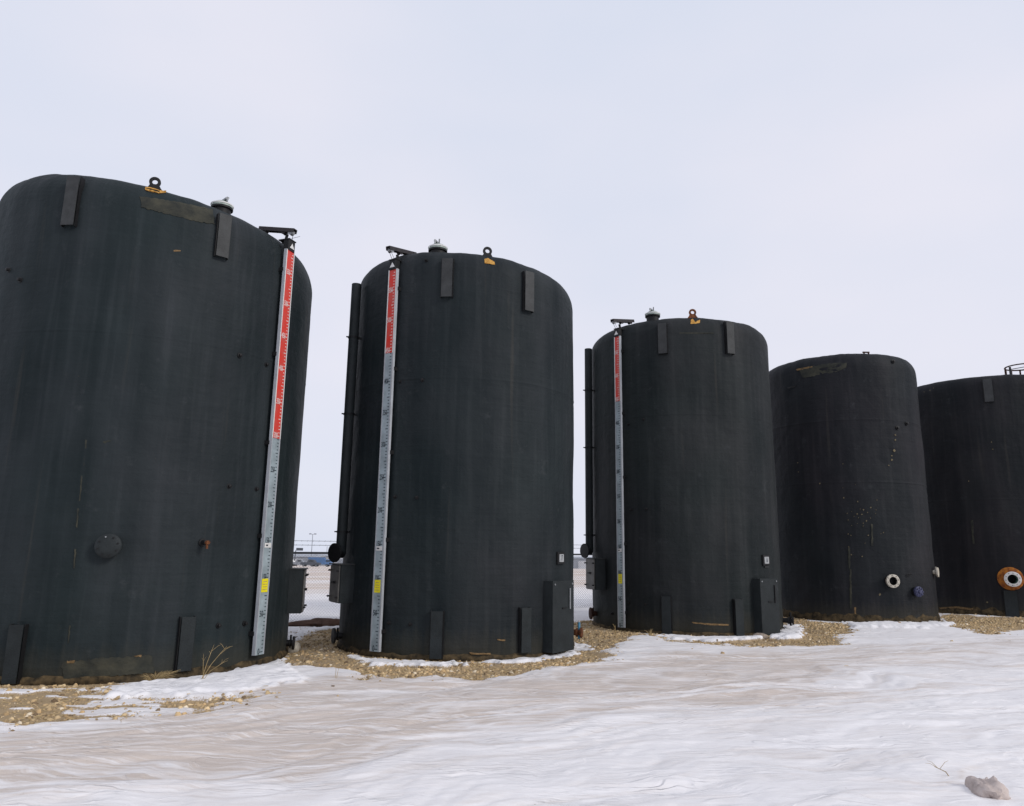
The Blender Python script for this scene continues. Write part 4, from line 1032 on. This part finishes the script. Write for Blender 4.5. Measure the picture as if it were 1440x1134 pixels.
def grass(name, base, blades, label, cat, h, spread, seed, material=M['straw'], r=.004, lean=(0, 0)):
    rnd = random.Random(seed); root = empty(name, base, label, cat)
    for k in range(blades):
        a = rnd.uniform(0, 2 * pi); hh = h * rnd.uniform(.55, 1.0); s = spread * rnd.uniform(.3, 1)
        ex, ey = cos(a) * s + lean[0] * hh, sin(a) * s + lean[1] * hh
        b = Vector((rnd.uniform(-.03, .03), rnd.uniform(-.03, .03), -.02))
        pts = [b, b + Vector((ex * .3, ey * .3, hh * .5)), b + Vector((ex * .7, ey * .7, hh * .85)), b + Vector((ex * 1.1, ey * 1.1, hh))]
        MB().tube(pts, [r, r * .9, r * .6, r * .25], 5).build('blade', material, root)
    return root
def gp(px, py):
    g = on_ground(px, py); return (g.x, g.y, ground_z(g.x, g.y))
g = gp(217, 961); 
tuft = grass('straw_tuft', g, 46, 'flattened yellow straw tuft at the foot of the widest tank', 'straw', .16, .20, 3, lean=(.5, -.1))
def weed(base, stalks, label, seed, name='dry_weed'):
    root = empty(name, base, label, 'dry weed'); rnd = random.Random(seed)
    for dx, dy, h, r in stalks:
        pts = [Vector((rnd.uniform(-.02, .02), 0, -.02)), Vector((dx * .35, dy * .35, h * .45)), Vector((dx * .75, dy * .75, h * .8)), Vector((dx, dy, h))]
        o = MB().tube(pts, [r, r * .9, r * .7, r * .4], 6).build('stalk', M['straw'], root)
        for q in range(3):
            f = rnd.uniform(.45, .95); p = pts[1].lerp(pts[3], f); e = p + Vector((rnd.uniform(-.10, .12), rnd.uniform(-.04, .04), rnd.uniform(.03, .09)))
            MB().tube([p, p.lerp(e, .6) + Vector((0, 0, .01)), e], [r * .5, r * .45, r * .25], 5).build('twig', M['straw'], o)
    return root
weed(gp(284, 962), [(.10, 0, .38, .0035), (.24, .03, .36, .004), (.26, -.05, .20, .003), (-.02, .02, .26, .003)], 'branching dry weed standing in snow before the widest tank', 4)
weed(gp(472, 962), [(.05, 0, .17, .003), (-.02, .02, .19, .003)], 'two thin dry stalks standing alone in the dusty snow', 5)
weed(gp(865, 892), [(.0, 0, .12, .010)], 'short dry stub by the plate 16 tank gauge', 6)
grass('straw_wisp', gp(915, 898), 12, 'straw wisp at the foot of the plate 16 tank', 'straw', .14, .12, 8)
rnd = random.Random(21)
weed(gp(1412, 1090), [(-.10, .02, .05, .003)], 'thin dry twig lying on clean snow beside the dusty clod', 7, 'dry_twig').location = gp(1340, 1106)

# ------------------------------------------------------------------ far side of the field
def far_z(y): return float(gbase(0, y)) 
def far_building(px, w, dpt, hgt, y, m1, label, roof_h=.8, doors=3):
    x = (px - 720) / FPX * y; z = float(gbase(x, y)); root = empty('warehouse', (x, y, z), label, 'building', 'buildings across the field')
    X, Y, Z = Vector((1, 0, 0)), Vector((0, 1, 0)), Vector((0, 0, 1))
    MB().box((0, 0, hgt / 2 - .3), X, Y, Z, w / 2, dpt / 2, hgt / 2 + .3).build('wall', m1, root)
    m = MB().add([(-w / 2 - .3, -dpt / 2 - .3, hgt), (w / 2 + .3, -dpt / 2 - .3, hgt), (w / 2 + .3, 0, hgt + roof_h), (-w / 2 - .3, 0, hgt + roof_h), (-w / 2 - .3, dpt / 2 + .3, hgt), (w / 2 + .3, dpt / 2 + .3, hgt)],
                 [(0, 1, 2, 3), (3, 2, 5, 4), (0, 3, 4), (1, 5, 2), (0, 4, 5, 1)]); m.build('roof', M['far_roof'], root)
    for k in range(doors):
        xx = -w / 2 + w * (k + .5) / doors
        MB().box((xx, -dpt / 2 - .02, hgt * .38), X, Y, Z, min(1.8, w / doors * .3), .05, hgt * .38).build('door', M['far_grey'] if m1 is M['far_wall'] else M['far_wall'], root)
far_building(424, 15, 10, 3.6, 270, M['far_wall'], 'long pale low shed across the snowy field', .6, 4)
far_building(444, 9, 9, 3.0, 262, M['far_grey'], 'small grey shed beside the long pale one', .5, 2)
far_building(474, 16, 10, 3.4, 275, M['far_wall'], 'pale shed with few doors beyond the blue truck', .7, 2)
far_building(818, 26, 12, 3.8, 285, M['far_grey'], 'long grey shed seen past the plate 17 tank', .7, 5)
far_building(390, 12, 9, 3.4, 268, M['far_grey'], 'grey shed at the end of the yard row', .6, 2)
far_building(510, 14, 9, 3.2, 270, M['far_wall'], 'pale shed behind the plate 17 tank', .6, 3)
def lamp_post(px, y, h, label, double=True):
    x = (px - 720) / FPX * y; z = float(gbase(x, y)); root = empty('light_pole', (x, y, z), label, 'light pole')
    MB().cyl((0, 0, -.3), (0, 0, h), .14, .09, 8).build('pole', M['far_grey'], root)
    if double:
        MB().cyl((-.75, 0, h - .05), (.75, 0, h - .05), .05, n=6).build('cross_arm', M['far_grey'], root)
        for sg in (-1, 1): MB().box((sg * .75, 0, h + .05), (1, 0, 0), (0, 1, 0), (0, 0, 1), .32, .25, .16).build('lamp_head', M['far_grey'], root)
lamp_post(447, 230, 9.6, 'tall twin-headed light pole across the field')
lamp_post(468, 300, 7.5, 'slender bare pole behind the blue truck', False)
def board_sign(px, y):
    x = (px - 720) / FPX * y; z = float(gbase(x, y)); root = empty('sign_board', (x, y, z), 'dark sign board on a leaning post across the field', 'sign')
    MB().cyl((-.9, 0, -.3), (-.6, 0, 4.6), .14, n=8).build('post', M['far_dark'], root)
    MB().box((.5, 0, 4.9), (1, 0, 0), (0, 1, 0), (0, 0, 1), 1.0, .1, .4).build('board', M['far_dark'], root)
board_sign(428, 225)
def vehicle(px, y, m1, label, name, L=5.2, cab_first=True, cargo=False, h=1.9):
    x = (px - 720) / FPX * y; z = float(gbase(x, y)) + .02; root = empty(name, (x, y, z), label, 'truck', 'vehicles across the field')
    X, Y, Z = Vector((1, 0, 0)), Vector((0, 1, 0)), Vector((0, 0, 1)); w = .95
    side = [(-L / 2, .45), (L / 2, .45), (L / 2, 1.0), (L * .28, 1.08), (L * .16, h - .05), (-L * .1, h), (-L * .16, 1.12), (-L / 2, 1.12)] if not cargo else [(-L / 2, .6), (L / 2, .6), (L / 2, 1.5), (L * .42, h - .1), (L * .2, h), (L * .2, h + .5), (-L / 2, h + .5)]
    n = len(side); m = MB()
    m.add([(a, -w, b) for a, b in side] + [(a, w, b) for a, b in side], [(i, (i + 1) % n, n + (i + 1) % n, n + i) for i in range(n)] + [tuple(reversed(range(n))), tuple(range(n, 2 * n))])
    m.build('body', m1, root)
    MB().box((L * .05 if not cargo else L * .36, -w - .01, h * .78), X, Y, Z, L * .09, .01, .2).build('side_window', M['glass'], root)
    for sx in (-.32, .32):
        for sy in (-1, 1):
            o = MB().cyl((sx * L, sy * w, .36), (sx * L, sy * (w - .22), .36), .36, n=14).build('wheel', M['tyre'], root)
            MB().cyl((sx * L, sy * (w + .01), .36), (sx * L, sy * (w - .1), .36), .19, n=10).build('rim', M['far_grey'], o)
vehicle(431, 215, M['far_grey'], 'grey pickup parked across the field', 'pickup_truck')
vehicle(460, 210, M['far_blue'], 'blue box truck parked across the field', 'box_truck', 6.4, True, True, 2.0)
vehicle(447, 206, M['far_dark'], 'dark pickup parked between the grey and blue trucks', 'pickup_truck')
vehicle(418, 222, M['white'], 'white pickup parked next to the grey one', 'pickup_truck')

scene.render.engine = 'CYCLES'
